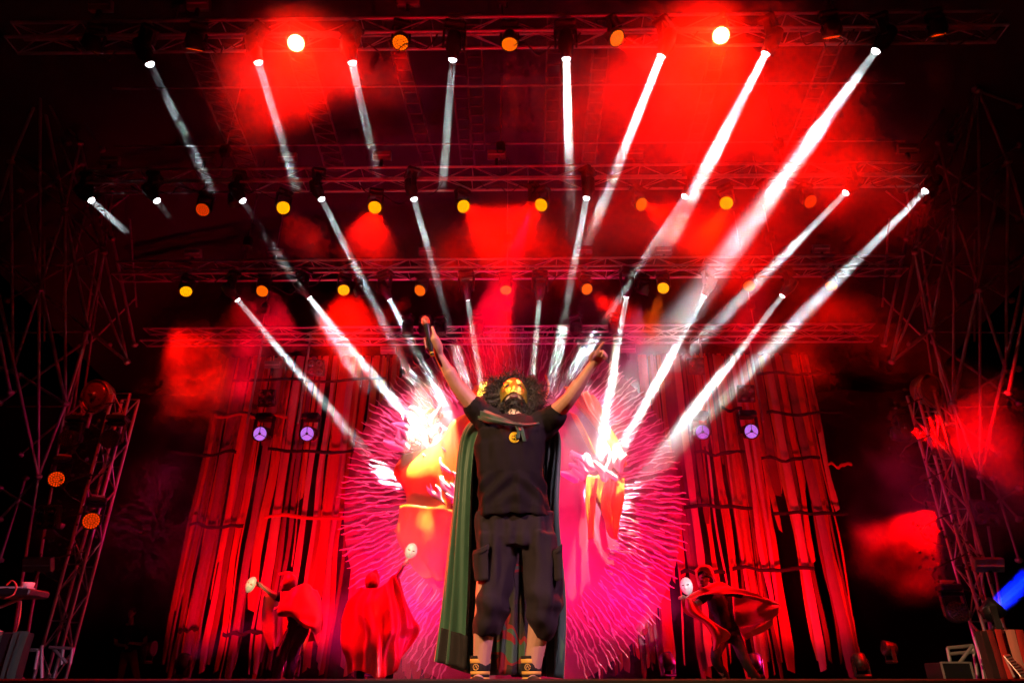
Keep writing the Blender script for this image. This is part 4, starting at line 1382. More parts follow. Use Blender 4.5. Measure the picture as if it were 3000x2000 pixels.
# ---- supporting figures
M_red = mat('red_satin', (.55, .012, .012), .42, var=.15, scale=4, sheen=.3, trans=.12)
M_dark = mat('dark_navy', (.02, .014, .03), .8, var=.3)
def figure(label, J, face, top, bottom, loc, hands=True, hairm=None, curl=(.7, .7, .7, .7), hs=1.0, group=None, topname='top', pants='trousers'):
    t = thing('person', label, 'person', loc, group)
    j = {k: at(*v) for k, v in J.items()}
    b = MB()
    up = (j['neck'] - j['pelvis']).normalized()
    rt = (j['shR'] - j['shL']).normalized()
    fr = up.cross(rt).normalized()
    TM = Matrix((rt, fr, up)).transposed()
    chest = j['pelvis'].lerp(j['neck'], .66)
    for kk, c, r in ((0, chest, (.165, .105, .19)), (0, j['pelvis'].lerp(j['neck'], .36), (.135, .09, .16)), (0, j['pelvis'], (.155, .1, .13))):
        b.ball(c, r, 18, 12, TM)
    limb(b, [j['neck'] - up * .05, j['neck'].lerp(j['head'], .5)], [.06, .052])
    for s in 'LR':
        limb(b, [j['neck'].lerp(j['sh' + s], .4), j['sh' + s], j['el' + s], j['wr' + s]], [.06, .062, .043, .028])
        hip = j['pelvis'] + rt * (.085 if s == 'R' else -.085)
        limb(b, [hip, j['kn' + s], j['an' + s]], [.085, .058, .04])
        limb(b, [j['an' + s] + V((0, .03, -.02)), j['an' + s] + V((face.x * .14, face.y * .14, -.04))], [.038, .03])
        if hands:
            hand(b, j['wr' + s], j['wr' + s] - j['el' + s], V((0, -.4, -1)) if s == 'L' else V((0, .2, -1)), curl, thumb=-1 if s == 'L' else 1, s=1.0)
    g, HM_ = head(b, j['head'], face, V((0, 0, 1)), hs)
    part('body', remesh(b, .009, 3), M_skin, t, True)
    c = MB()
    for cc, r in ((chest, (.18, .125, .2)), (j['pelvis'].lerp(j['neck'], .36), (.155, .11, .18)), (j['pelvis'].lerp(j['neck'], .12), (.165, .12, .12))):
        c.ball(cc, r, 18, 12, TM)
    for s in 'LR':
        limb(c, [j['neck'].lerp(j['sh' + s], .5), j['sh' + s], j['sh' + s].lerp(j['el' + s], .55)], [.075, .08, .07])
    part(topname, remesh(c, .012, 4, wrinkle(.01, 7)), top, t, True)
    c = MB()
    c.ball(j['pelvis'] - up * .03, (.17, .118, .13), 18, 12, TM)
    for s in 'LR':
        hip = j['pelvis'] + rt * (.085 if s == 'R' else -.085)
        limb(c, [hip, j['kn' + s], j['an' + s] + V((0, 0, .03))], [.1, .076, .062])
    part(pants, remesh(c, .012, 4, wrinkle(.012, 9, 2)), bottom, t, True)
    for s in 'LR':
        c = MB()
        a = j['an' + s]
        limb(c, [V((a.x, a.y + .04, -.03)), V((a.x + face.x * .17, a.y + face.y * .17, -.038))], [.045, .036])
        part('shoe', remesh(c, .012, 2), M_shoe, t, True)
    if hairm:
        c = MB(); r_ = random.Random(5)
        for k in range(220):
            d = V((r_.gauss(0, 1), r_.gauss(0, 1), abs(r_.gauss(0, 1)) + .1)).normalized()
            if d.dot(face) > .75 and d.z < .75:
                continue
            p = j['head'] + V((d.x * .08, d.y * .1, .025 + d.z * .095))
            c.path([p - d * .01, p + d * .012 + V((0, 0, .002)), p + d * .016 + face * .01], [.012, .01, .003], 5)
        part('hair', c, hairm, t, True)
    return t, j, g

def face_mask(label, px, py, Y, nrm, up, s=1.0, m=None, w=.085, h=.125, grip=None):
    """a blank oval theatre mask with eye slits, nose and lips"""
    c = at(px, py, Y)
    f = nrm.normalized(); r = f.cross(up).normalized(); u = r.cross(f)
    mb = MB()
    n = 20
    W_ = n + 1
    for j in range(n + 1):
        for i in range(n + 1):
            x, z = i / n * 2 - 1, 1 - j / n * 2
            wz = math.sqrt(max(0, 1 - z * z)) * (1 if z > 0 else 1 - .22 * z * z)
            X = x * w * wz
            d = .075 * math.sqrt(max(0, 1 - (x * .92) ** 2)) * (1 - .55 * z * z)
            d += .028 * math.exp(-(x / .17) ** 2) * max(0, min(1, (.22 - z) / .4)) * (1 if z > -.26 else max(0, 1 - (-.26 - z) * 8))
            d -= .014 * math.exp(-((abs(x) - .42) / .2) ** 2 - ((z - .14) / .1) ** 2)
            d += .01 * math.exp(-(x / .28) ** 2 - ((z + .5) / .05) ** 2) - .008 * math.exp(-(x / .3) ** 2 - ((z + .56) / .03) ** 2)
            mb.v.append(c + (r * X + f * d + u * z * h) * s)
    for j in range(n):
        for i in range(n):
            x, z = abs((i + .5) / n * 2 - 1), 1 - (j + .5) / n * 2
            if ((x - .42) / .2) ** 2 + ((z - .14) / .07) ** 2 < 1:
                continue
            a = j * W_ + i
            mb.f.append((a, a + W_, a + W_ + 1, a + 1))
    t = thing('face_mask', label, 'mask', c, 'masks held by the dancers')
    part('face', mb, m, t, True)
    b = MB()
    for q in (-1, 1):
        b.ball(c + (r * q * .42 * w + f * .03 + u * .14 * h) * s, (.02 * s, .006 * s, .012 * s), 8, 5, Matrix((r, f, u)).transposed())
    part('eye_slit', b, M_shoe, t, True)
    if grip:
        b = MB(); b.path([c - u * h * .9 * s, grip], [.012, .011], 8)
        part('stick', b, m, t, True)
    return t

M_mask = mat('ivory_mask', (.85, .80, .72), .35)
DY = 11.3
# dancer in a whirling red cape, far left
face = V((-.85, -.45, .15)).normalized()
A, jA, gA = figure('dancer leaning back in a whirling red cape and dark jeans, hat brim up', dict(head=(842, 1712, DY), neck=(858, 1738, DY), pelvis=(874, 1842, DY), shL=(832, 1750, 11.15), shR=(892, 1748, 11.45), elL=(800, 1740, 11.0), wrL=(768, 1716, 10.9), elR=(868, 1795, 11.2), wrR=(828, 1782, 11.0), knL=(826, 1915, 11.15), anL=(808, 1988, 11.35), knR=(856, 1925, 11.3), anR=(848, 1988, 11.5)), face, M_dark, mat('dark_jeans', (.035, .02, .06), .8, var=.3), V((at(840, 1990, DY).x, DY, 0)))
hood = MB(); hood.ball(jA['head'] + V((.02, .03, .02)), (.125, .14, .15), 18, 12)
part('hood', remesh(hood, .014, 2, wrinkle(.015, 9)), M_red, A, True)
s = sheet([[(815, 1678, 11.1), (845, 1672, 11.0), (872, 1678, 11.2)], [(818, 1684, 11.0), (846, 1680, 10.9), (873, 1684, 11.1)]], 12, 3)
part('hood_brim', s, M_red, A, True)
part('cape', sheet([[(822, 1732, 11.0), (860, 1720, 10.95), (905, 1712, 11.2), (932, 1728, 11.5)], [(815, 1772, 10.85), (862, 1768, 10.8), (915, 1765, 11.0), (938, 1780, 11.5)], [(818, 1798, 10.85), (870, 1812, 10.75), (920, 1832, 11.0), (946, 1850, 11.5)], [(850, 1806, 11.0), (885, 1825, 10.9), (918, 1850, 11.0), (925, 1888, 11.4)]], 40, 30, lambda u, v, p: .03 * math.sin(u * 9 + v * 8) + .02 * noise.noise(V((u * 5, v * 5, 1)))), M_red, A, True)
part('cape_tail', sheet([[(772, 1742, 11.2), (800, 1738, 11.4), (830, 1745, 11.6)], [(772, 1800, 11.2), (800, 1800, 11.5), (845, 1800, 11.7)], [(776, 1850, 11.2), (805, 1860, 11.5), (850, 1865, 11.7)], [(792, 1908, 11.3), (808, 1895, 11.5), (835, 1890, 11.7)]], 30, 24, lambda u, v, p: .04 * math.sin(u * 8 + v * 3)), M_red, A, True)
part('cape_back', sheet([[(900, 1720, 11.5), (930, 1735, 11.5)], [(915, 1800, 11.6), (945, 1830, 11.5)], [(905, 1880, 11.6), (935, 1870, 11.5)]], 16, 16, lambda u, v, p: .03 * math.sin(u * 7 + v * 4)), M_red, A, True)
mb = MB(); mb.path([jA['pelvis'] + V((.16 * math.cos(a / 8), .11 * math.sin(a / 8), .04)) for a in range(0, 52, 3)], .02, 6)
part('belt', mb, mat('studded_belt', (.25, .2, .25), .25, .8), A, True)
face_mask('ivory mask held out at arm\'s length by the leaning dancer', 738, 1712, 10.8, V((-.3, -.9, -.1)), V((.5, 0, .85)), 1.0, M_mask)

# dancer under a long red hooded cape, seen from behind, lifting a mask
B, jB, gB = figure('dancer seen from behind under a long red hooded cape, one arm raised', dict(head=(1090, 1712, DY), neck=(1090, 1740, DY), pelvis=(1085, 1850, DY), shL=(1050, 1752, DY), shR=(1128, 1745, DY), elL=(1030, 1800, DY), wrL=(1050, 1840, 11.5), elR=(1155, 1700, 11.2), wrR=(1178, 1664, 11.15), knL=(1065, 1925, DY), anL=(1055, 1988, DY), knR=(1110, 1925, DY), anR=(1140, 1985, DY)), V((0.1, 1, .1)).normalized(), M_dark, M_dark, V((at(1090, 1990, DY).x, DY, 0)))
hood = MB(); hood.ball(jB['head'] + V((.0, -.02, .04)), (.115, .135, .14), 20, 12); limb(hood, [jB['head'] + V((.02, 0, .1)), jB['head'] + V((.04, -.01, .2))], [.085, .03]); hood.ball(jB['neck'] + V((0, -.03, 0)), (.16, .15, .09), 16, 10)
part('hood', remesh(hood, .012, 4, wrinkle(.02, 8, 1)), M_red, B, True)
part('cape', sheet([[(1058, 1718, 11.2), (1090, 1726, 11.05), (1125, 1712, 11.1), (1150, 1685, 11.1), (1168, 1680, 11.2)], [(1020, 1765, 11.2), (1075, 1765, 10.95), (1125, 1755, 11.0), (1160, 1740, 11.1), (1192, 1765, 11.3)], [(1006, 1830, 11.25), (1070, 1835, 10.9), (1125, 1835, 10.95), (1170, 1830, 11.1), (1212, 1815, 11.4)], [(1004, 1905, 11.25), (1060, 1905, 10.95), (1115, 1905, 10.95), (1152, 1892, 11.1), (1224, 1856, 11.45)], [(1016, 1976, 11.3), (1050, 1962, 11.05), (1105, 1985, 11.0), (1145, 1975, 11.1), (1166, 1950, 11.3)]], 70, 60, lambda u, v, p: (.03 * math.sin(u * 20 - v * 5 + 1.2 * math.sin(v * 4)) + .016 * math.sin(u * 44 - v * 4)) * min(1, v * 3 + .2) + .03 * noise.noise(V((u * 6, v * 5, 3)))), M_red, B, True)
face_mask('shining ivory mask raised high by the dancer seen from behind', 1204, 1613, 11.1, V((.15, -.9, -.35)), V((.25, 0, .95)), 1.0, M_mask, w=.095, h=.13, grip=jB['wrR'] + V((.02, 0, .08)))

# dancer on the right spreading a red hooded cape
face = V((-.75, -.6, -.1)).normalized()
Cc, jC, gC = figure('crouching dancer in black spreading a red hooded cape with both arms', dict(head=(2062, 1698, DY), neck=(2088, 1728, DY), pelvis=(2136, 1850, DY), shL=(2068, 1742, 11.2), shR=(2128, 1728, 11.35), elL=(2040, 1768, 11.05), wrL=(2010, 1752, 10.95), elR=(2200, 1745, 11.3), wrR=(2262, 1762, 11.25), knL=(2096, 1925, 11.1), anL=(2128, 1988, 11.4), knR=(2186, 1940, 11.2), anR=(2218, 1988, 11.3)), face, mat('black_jersey', (.01, .008, .012), .8), mat('black_tights', (.012, .01, .014), .8), V((at(2150, 1990, DY).x, DY, 0)), hairm=M_hair)
part('hood', sheet([[(2041, 1672, 11.1), (2052, 1660, 11.15), (2075, 1662, 11.3), (2090, 1690, 11.35)], [(2036, 1668, 11.15), (2055, 1655, 11.25), (2085, 1660, 11.45), (2098, 1705, 11.45)], [(2042, 1690, 11.35), (2062, 1680, 11.45), (2085, 1690, 11.55), (2100, 1722, 11.5)]], 20, 16), M_red, Cc, True)
part('hood_edge', sheet([[(2041, 1668, 11.08), (2046, 1690, 11.0), (2056, 1716, 10.98), (2085, 1728, 11.05)], [(2036, 1668, 11.12), (2040, 1694, 11.05), (2050, 1722, 11.02), (2086, 1740, 11.05)]], 20, 4), M_red, Cc, True)
part('cape_shoulder', sheet([[(2012, 1742, 10.95), (2055, 1722, 11.05), (2110, 1705, 11.15), (2150, 1718, 11.2), (2210, 1738, 11.15), (2262, 1758, 11.15)], [(2014, 1756, 10.9), (2060, 1745, 10.95), (2110, 1738, 11.0), (2150, 1740, 11.1), (2210, 1752, 11.1), (2264, 1770, 11.1)]], 50, 10, lambda u, v, p: .02 * math.sin(v * 8 + u * 14)), M_red, Cc, True)
part('cape_front', sheet([[(1997, 1752, 10.9), (2015, 1752, 10.85), (2034, 1756, 10.9)], [(2005, 1795, 10.95), (2030, 1790, 10.85), (2062, 1798, 10.95)], [(2055, 1825, 11.0), (2080, 1822, 10.9), (2110, 1838, 10.95)], [(2083, 1868, 11.05), (2105, 1862, 10.95), (2137, 1853, 10.95)], [(2084, 1910, 11.1), (2105, 1895, 11.0), (2128, 1868, 11.0)]], 24, 34, lambda u, v, p: .03 * math.sin(u * 9 + v * 2)), M_red, Cc, True)
part('cape_wing', sheet([[(2150, 1740, 11.45), (2200, 1748, 11.4), (2250, 1762, 11.25), (2284, 1772, 11.2)], [(2150, 1790, 11.5), (2200, 1795, 11.45), (2245, 1800, 11.3), (2280, 1790, 11.2)], [(2155, 1835, 11.5), (2200, 1830, 11.45), (2240, 1825, 11.3), (2270, 1812, 11.2)], [(2186, 1874, 11.45), (2205, 1862, 11.4), (2232, 1848, 11.3), (2258, 1830, 11.2)]], 30, 24, lambda u, v, p: .03 * math.sin(v * 12 + u * 3)), M_red, Cc, True)
for q in (-1, 1):
    mb = MB(); mb.ball(gC(q * .033, .083, .012), .013, 8, 6)
    part('eye', mb, mat('eye_white', (.5, .45, .42), .3), Cc, True)
    mb = MB(); mb.path([gC(q * .014, .09, .03), gC(q * .035, .088, .038), gC(q * .055, .072, .03)], .006, 6)
    part('brow', mb, M_hair, Cc, True)
mb = MB(); mb.path([gC(-.03, .085, -.055), gC(0, .1, -.044), gC(.03, .085, -.055)], .006, 6); mb.ball(gC(0, .065, -.1), (.04, .03, .03), 10, 7)
part('beard', mb, M_hair, Cc, True)
face_mask('white mask held up by the crouching dancer on the right', 2013, 1716, 10.9, V((-.55, -.8, -.15)), V((0, .1, 1)), 1.0, M_mask, w=.1, h=.13, grip=jC['wrL'])

# man in a black tee standing beyond the left tower
PY = 17.2
D_, jD, gD = figure('man in a black tee and faded trousers standing in the shadows left of the strips', dict(head=(386, 1796, PY), neck=(384, 1826, PY), pelvis=(378, 1912, PY), shL=(350, 1842, PY), shR=(416, 1842, PY), elL=(340, 1882, 17.1), wrL=(366, 1890, 16.9), elR=(424, 1882, 17.1), wrR=(384, 1882, 16.9), knL=(358, 1955, PY), anL=(352, 1990, PY), knR=(396, 1955, PY), anR=(402, 1990, PY)), V((.1, -1, -.05)).normalized(), M_tee, mat('faded_trousers', (.16, .13, .12), .9, var=.5, scale=14), V((at(380, 1990, PY).x, PY, 0)), hairm=mat('cropped_hair', (.05, .03, .025), .7))
mb = MB(); mb.box(at(372, 1876, 16.82), (.1, .06, .13), bev=.02)
solo('handheld_radio', mb, M_body, 'small dark radio in the hands of the man in the shadows', 'radio')
# ------------------------------------------------------------------ lamp towers at the stage sides
M_brass = mat('aged_brass', (.5, .3, .16), .35, .8, var=.3)
M_glass = mat('lamp_glass', (.30, .22, .18), .12, .3, var=.3, scale=9, spec=.8)
M_lens = mat('dark_lens', (.08, .06, .08), .06, .2, spec=1.0)
M_ivy = mat('dull_ivy', (.045, .07, .025), .6, var=.4)
def tower(side):
    sx = -1 if side == 'left' else 1
    P = at(118, 1985, 11.0) if sx < 0 else at(2905, 1985, 11.0)
    x = P.x
    top = 4.45
    box_truss('tower_truss', f'upright aluminium tower truss at the {side} side of the stage', 'tower trusses', V((x, 10.85, 0)), V((x, 10.85, top)), .29, .42, .026, .011, V((0, 1, 0)))
    mb = MB(); mb.box(V((x - .145, 10.99, .015)), (.8, .8, .03), bev=.006)
    solo('base_plate', mb, M_steel, f'flat steel base plate under the {side} tower', 'plate')
    return x
XL, XR = tower('left'), tower('right')

def round_lamp(label, px, py, Y, d, R):
    c = at(px, py, Y); d = d.normalized(); M = frame(d)
    t = thing('searchlight', label, 'stage light', c, 'round searchlights on the towers')
    mb = MB(); mb.lathe(c, M, [(-.3, .03), (-.29, R * .35), (-.2, R * .8), (-.06, R), (.05, R * 1.02), (.06, R * .95), (.03, R * .93)], 32)
    part('housing', mb, M_brass, t, True)
    mb = MB(); mb.lathe(c, M, [(.03, R * .93), (.05, R * .6), (.06, R * .1)], 32)
    part('glass', mb, M_glass, t, True)
    mb = MB(); mb.ball(c + d * .07, R * .22, 12, 8)
    part('lamp_cap', mb, M_brass, t, True)
    r = M @ V((1, 0, 0))
    mb = MB(); mb.path([c + r * (R * 1.08) * math.cos(a) + V((0, 0, -1)) * (R * 1.25) * math.sin(a) for a in [math.pi * k / 12 for k in range(13)]], .018, 6)
    part('bracket', mb, M_steel, t, True)
    mb = MB(); mb.tube(c - V((0, 0, R * 1.25)), c - V((0, 0, R * 1.25 + .25)), .025, 8)
    part('stem', mb, M_steel, t, True)
    return t
round_lamp('big round brass searchlight on top of the left tower', 283, 1158, 10.9, V((-.15, -.95, -.25)), .27)
round_lamp('big round brass searchlight on top of the right tower', 2722, 1140, 10.9, V((.35, -.85, -.25)), .27)

def quad_blinder(label, px, py, Y, R=.075, tilt=V((0, -.95, -.3)), frame_w=.36):
    c = at(px, py, Y); d = tilt.normalized(); M = frame(d)
    t = thing('blinder', label, 'stage light', c, 'four-lamp blinders')
    mb = MB(); mb.box(c - d * .06, (frame_w, frame_w, .1), M, .02); part('case', mb, M_body, t)
    for a in (-1, 1):
        for b in (-1, 1):
            p = c + M @ V((a * frame_w * .24, b * frame_w * .24, 0))
            mb = MB(); mb.lathe(p, M, [(-.01, R), (.015, R), (.016, R * .88), (-.004, R * .5)], 18); rg = part('reflector', mb, mat('purple_chrome', (.5, .4, .55), .18, 1.0), t, True)
            mb = MB(); mb.ball(p + d * .008, (R * .4, R * .4, R * .3), 10, 7, M); part('bulb_glass', mb, M_lens, rg, True)
    return t

def fresnel_head(label, px, py, Y, glowm, d=V((0, -.95, -.3)), R=.14):
    c = at(px, py, Y); d = d.normalized(); M = frame(d)
    t = thing('zoom_light', label, 'stage light', c + V((0, .1, .4)), 'purple lens lights before the strips')
    mb = MB(); mb.lathe(c, M, [(-.32, .08), (-.3, R), (-.05, R * 1.12), (.02, R * 1.15), (.025, R * 1.0), (.0, R * .98)], 24); part('head', mb, M_body, t, True)
    mb = MB(); mb.lathe(c, M, [(.0, R * .98), (.015, R * .6), (.02, R * .1)], 24); l = part('lens', mb, glowm, t, True)
    mb = MB()
    mb.lathe(c + d * .022, M, [(0, R * .2), (.008, R * .2)], 16)
    part('lens_hub', mb, M_body, l, True)
    for k in range(3):
        a = math.pi * (2 * k / 3 + .5)
        mb = MB(); mb.tube(c + d * .025 + M @ V((math.cos(a) * R * .2, math.sin(a) * R * .2, 0)), c + d * .012 + M @ V((math.cos(a) * R * .98, math.sin(a) * R * .98, 0)), .007, 5)
        part('lens_spoke', mb, M_body, l, True)
    for s in (-1, 1):
        mb = MB(); mb.box(c - d * .14 + V((s * R * 1.3, 0, .12)), (.035, .12, .38), None, .01); part('yoke_arm', mb, M_body, t)
    mb = MB(); mb.box(c - d * .14 + V((0, 0, .36)), (.36, .26, .14), None, .03); part('base', mb, M_body, t)
    return t
G_pur = glow('purple_lens', (.55, .18, .9), .9)
for lab, px, py in (('purple lens light before the left strips, outer one', 762, 1270), ('purple lens light before the left strips, inner one', 900, 1270), ('purple lens light before the right strips, inner one', 2058, 1265), ('purple lens light before the right strips, outer one', 2201, 1263)):
    t = fresnel_head(lab, px, py, 13.2, G_pur)
for lab, px, py in (('four-lamp blinder above the outer left purple light', 779, 1165), ('four-lamp blinder high before the left strips', 924, 1076), ('four-lamp blinder above the right purple lights', 2188, 1152), ('four-lamp blinder high before the right strips', 2040, 1072)):
    quad_blinder(lab, px, py, 13.2)
for i, (px, py1) in enumerate(((768, 1240), (908, 1240), (2050, 1235), (2195, 1235))):
    a = at(px, 1000, 13.45); b = at(px, py1, 13.45); b.x = a.x
    mb = MB(); mb.tube(V((a.x, 13.45, 6.9)), b, .024, 8)
    solo('drop_pipe', mb, M_steel, f'vertical steel drop pipe before the strip curtains, {ORD[i]} from the left', 'pipe', 'drop pipes before the strips')
quad_blinder('dark four-lamp blinder on the left scaffold', 135, 1515, 10.6, .07)
quad_blinder('dark four-lamp blinder beyond the right tower', 2890, 1503, 10.9, .085, frame_w=.4)

# heads clamped to the towers
def tower_head(label, px, py, Y, d, kind, side, col=None, pw=0, ang=30, size=1.0, grp='tower lights', name='tower_light'):
    p = at(px, py, Y)
    d = V(d).normalized()
    t = head_light(name, label, 'stage light', grp, p, d, kind, size=size)
    if pw:
        spot(t, p + d * .05, d, ang, pw, col, None, .5, .08)
    return t
tower_head('orange glowing wash light on the left scaffold, upper of two', 165, 1403, 10.7, (.35, -.9, -.35), 'dim', -1, (1, .02, 0), 1200, 60, size=.8)
tower_head('orange glowing wash light low on the left tower', 267, 1525, 10.6, (.45, -.85, -.2), 'dim', -1, (1, .01, 0), 1800, 60, size=.8)
tower_head('unlit moving head below the left searchlight', 320, 1285, 10.6, (.1, -.9, -.3), 'off', -1, size=.9)
tower_head('unlit wash head beside the ivy on the left tower', 195, 1285, 10.8, (-.1, -.9, -.3), 'off', -1, size=.9)
tower_head('moving head turned away below the right searchlight', 2660, 1270, 11.2, (.9, -.2, -.05), 'off', 1, (1, 0, 0), 2600, 75, size=.9)
tower_head('dark wash head turned down beside the red puff on the right tower', 2738, 1490, 11.35, (-.6, .1, -.6), 'off', 1, (1, 0, 0), 2200, 80, size=1.1)
tower_head('unlit lamp low on the right tower', 2810, 1790, 10.7, (-.1, -.95, .1), 'off', 1, size=.9)
# small strobe boxes
M_box = mat('grey_strobe', (.20, .18, .18), .4, var=.2)
M_tube = mat('strobe_tube', (.7, .65, .65), .2)
def strobe(label, px, py, Y, w=.34, h=.17):
    c = at(px, py, Y)
    t = thing('strobe_box', label, 'stage light', c, 'strobe boxes')
    d = V((0, -.9, -.42)).normalized(); M = frame(d)
    mb = MB(); mb.box(c - d * .05, (w, h, .1), M, .012); part('case', mb, M_box, t)
    mb = MB(); mb.tube(c + d * .012 - V((w * .44, 0, 0)), c + d * .012 + V((w * .44, 0, 0)), .012, 8); part('flash_tube', mb, M_tube, t)
    mb = MB(); mb.box(c - d * .06 - V((0, 0, h * .5 + .08)), (.05, .05, .18)); part('post', mb, M_body, t)
for k, D, lst in ((1, 6.75, ((290, 14), (578, 10), (1195, -2))), (2, 9.6, ((320, 470), (598, 462), (840, 460), (1118, 455), (1455, 452), (1858, 450), (2660, 435))), (3, 11.7, ((563, 742), (805, 738), (1250, 735), (1712, 732), (1945, 734), (2408, 728))), (4, 13.45, ((797, 1068), (1137, 1026), (1840, 1022)))):
    for i, (px, py) in enumerate(lst):
        strobe(f'small strobe box {"hanging under" if k == 4 else "standing on"} the {TRN[k]} truss, {ORD[i]} from the left', px, py, D)
strobe('wide grey strobe box on the left scaffold above the keyboards', 106, 1655, 10.2, .42, .2)
strobe('wide grey strobe box beyond the right tower', 2901, 1656, 10.6, .44, .2)

# blue lamp firing up out of the picture on the far right
bp, bd = at(2923, 1772, 9.6), V((.78, -.35, .62)).normalized()
t = head_light('blue_light', 'moving head throwing a blue beam up at the right edge', 'stage light', None, bp, bd, 'off', up=V((0, 0, -1)), size=.8)
mb = MB(); mb.lathe(bp, frame(bd), [(.0, .125), (.012, .08), (.016, .01)], 24)
part('lit_lens', mb, glow('blue_white', (.75, .85, 1), 5), t, True)
beam_lamp(t, bp + bd * .03, bd, 9, 90, (.0, .006, 1), .11)
bo = beam(bp, bp + bd * 4, 2.0, 9, .115, [(0, 1), (.6, .8), (1, .3)], .4, 44)
tag(bo, 'smoke glowing in the blue beam at the right edge', 'smoke')

# ivy wound round the left tower
def leaf_mesh():
    mb = MB()
    for x, y in ((0, 0), (.35, .2), (.5, .55), (.2, .6), (0, 1), (-.2, .6), (-.5, .55), (-.35, .2)):
        mb.v.append(V((x * .05, .008 * abs(x), y * .06)))
    mb.f += [(0, 1, 2, 3), (0, 3, 4, 5), (0, 5, 6, 7)]
    return mb.mesh('leaf', M_ivy)
for side, X in (('left', XL), ('right', XR)):
    t = thing('ivy_garland', f'dull ivy garland wound round the {side} tower', 'garland', V((X, 11, 0)), 'ivy on the towers')
    ml = leaf_mesh()
    r = random.Random(len(side))
    mb = MB(); mb.path([V((X - .15 + .28 * math.cos(k * .7), 11 + .28 * math.sin(k * .7), 1.2 + k * .07)) for k in range(46)], .012, 5)
    part('stem', mb, M_ivy, t)
    for k in range(240):
        z = r.uniform(1.3, 4.4); a = r.uniform(0, 6.28); q = r.uniform(.2, .42)
        piece('leaf', ml, Matrix.Translation(V((X - .15 + q * math.cos(a), 11 + q * math.sin(a), z))) @ Matrix.Rotation(r.uniform(0, 6), 4, V((r.gauss(0, 1), r.gauss(0, 1), r.gauss(0, 1))).normalized()) @ Matrix.Scale(r.uniform(.7, 1.5), 4), t)

# ------------------------------------------------------------------ keyboards and risers at the picture's edges
M_wood = mat('keyboard_black', (.02, .02, .022), .4)
def edge_riser(label, x0, x1, ytop, Y, sd, right):
    a, b = at(x0, ytop, Y), at(x1, ytop, Y)
    t = thing('riser', label, 'riser', V(((a.x + b.x) / 2, Y, 0)), 'risers dressed with cloth strips')
    mb = MB(); mb.box(V(((a.x + b.x) / 2, Y + .1, a.z / 2)), (b.x - a.x, .12, a.z), None, .01); part('box', mb, M_black, t)
    r = random.Random(sd)
    x = a.x
    while x < b.x:
        wd = r.uniform(.04, .09)
        part('cloth_strip', strip_mesh(x + wd / 2, Y - r.random() * .04, a.z + .005, 0.0, wd, r.random() * 50), SM[r.choice((0, 0, 1, 2, 6))] if right or r.random() < .6 else M_green, t, True)
        x += wd * r.uniform(1.0, 1.9)
    return a, b
ra, rb = edge_riser('black riser with red cloth strips at the right edge', 2880, 3110, 1845, 7.4, 5, True)
la, lb = edge_riser('black riser with red and green cloth strips at the left edge', -120, 72, 1850, 7.0, 6, False)
kb = at(20, 1735, 6.8)
t = thing('keyboard_stand', 'keyboard on a dark stand at the left edge', 'keyboard', V((kb.x, 6.9, 0)))
mb = MB(); mb.box(V((kb.x - .3, 6.9, kb.z)), (1.1, .32, .07), None, .015); part('keyboard', mb, M_wood, t)
for k in range(18):
    mb = MB(); mb.box(V((kb.x + .2 - k * .045, 6.8, kb.z + .041)), (.04, .12, .014)); part('key', mb, mat('ivory_key', (.6, .58, .55), .4), t)
for s in (-1, 1):
    mb = MB(); mb.tube(V((kb.x - .3 + s * .4, 6.9, kb.z - .03)), V((kb.x - .3 - s * .3, 6.9, .4)), .018, 8); part('leg', mb, M_steel, t)
cupp = at(58, 1722, 6.75)
mb = MB(); mb.lathe(V((cupp.x, cupp.y + .1, kb.z + .036)), I3, [(0, .05), (.06, .055), (.061, .052), (.01, .047)], 20)
solo('cup', mb, mat('white_cup', (.8, .72, .66), .5), 'white cup standing on the keyboard at the left edge', 'cup', smooth=True)
for i, (pts, lab) in enumerate((([(20, 1712, 6.8), (35, 1700, 6.75), (48, 1715, 6.75), (40, 1740, 6.7), (15, 1752, 6.7)], 'red cable looped over the left keyboard'), ([(62, 1760, 6.8), (58, 1800, 6.75), (52, 1830, 6.75), (45, 1850, 6.8)], 'cable hanging below the left keyboard'))):
    P = [at(*q) for q in pts]
    mb = MB(); mb.path([crom(P, k / 24) for k in range(25)], .008, 6)
    solo('cable', mb, mat('red_cable', (.5, .1, .08), .5), lab, 'cable', smooth=True)
# steel barriers / frames by the towers
def rack(label, pts, segs, r=.022):
    P = [at(*p) for p in pts]
    t = thing('steel_frame', label, 'frame', V((P[0].x, P[0].y, 0)), 'low steel frames')
    for a, b in segs:
        piece('tube', ME_pole, rodM(P[a], P[b], r), t)
rack('low welded steel frame at the foot of the right tower', [(2776, 1897, 9.8), (2850, 1890, 9.8), (2794, 1990, 9.8), (2866, 1990, 9.8), (2782, 1914, 9.8), (2856, 1908, 9.8), (2772, 1992, 9.6), (2848, 1892, 9.6), (2884, 1990, 10.2), (2868, 1885, 10.2)], [(0, 1), (0, 2), (1, 3), (4, 5), (6, 7), (8, 9)])
rack('low welded steel frame at the foot of the left tower', [(72, 1903, 9.8), (112, 1903, 9.8), (145, 1895, 9.9), (212, 1898, 9.9), (205, 1945, 9.9), (185, 1945, 9.9), (160, 1902, 9.9), (195, 1940, 9.9), (102, 1960, 9.7), (112, 1905, 9.7), (122, 1985, 9.8), (122, 1890, 9.8), (185, 1895, 9.9), (180, 1945, 9.9)], [(0, 1), (2, 3), (3, 4), (6, 7), (8, 9), (10, 11), (12, 13)])
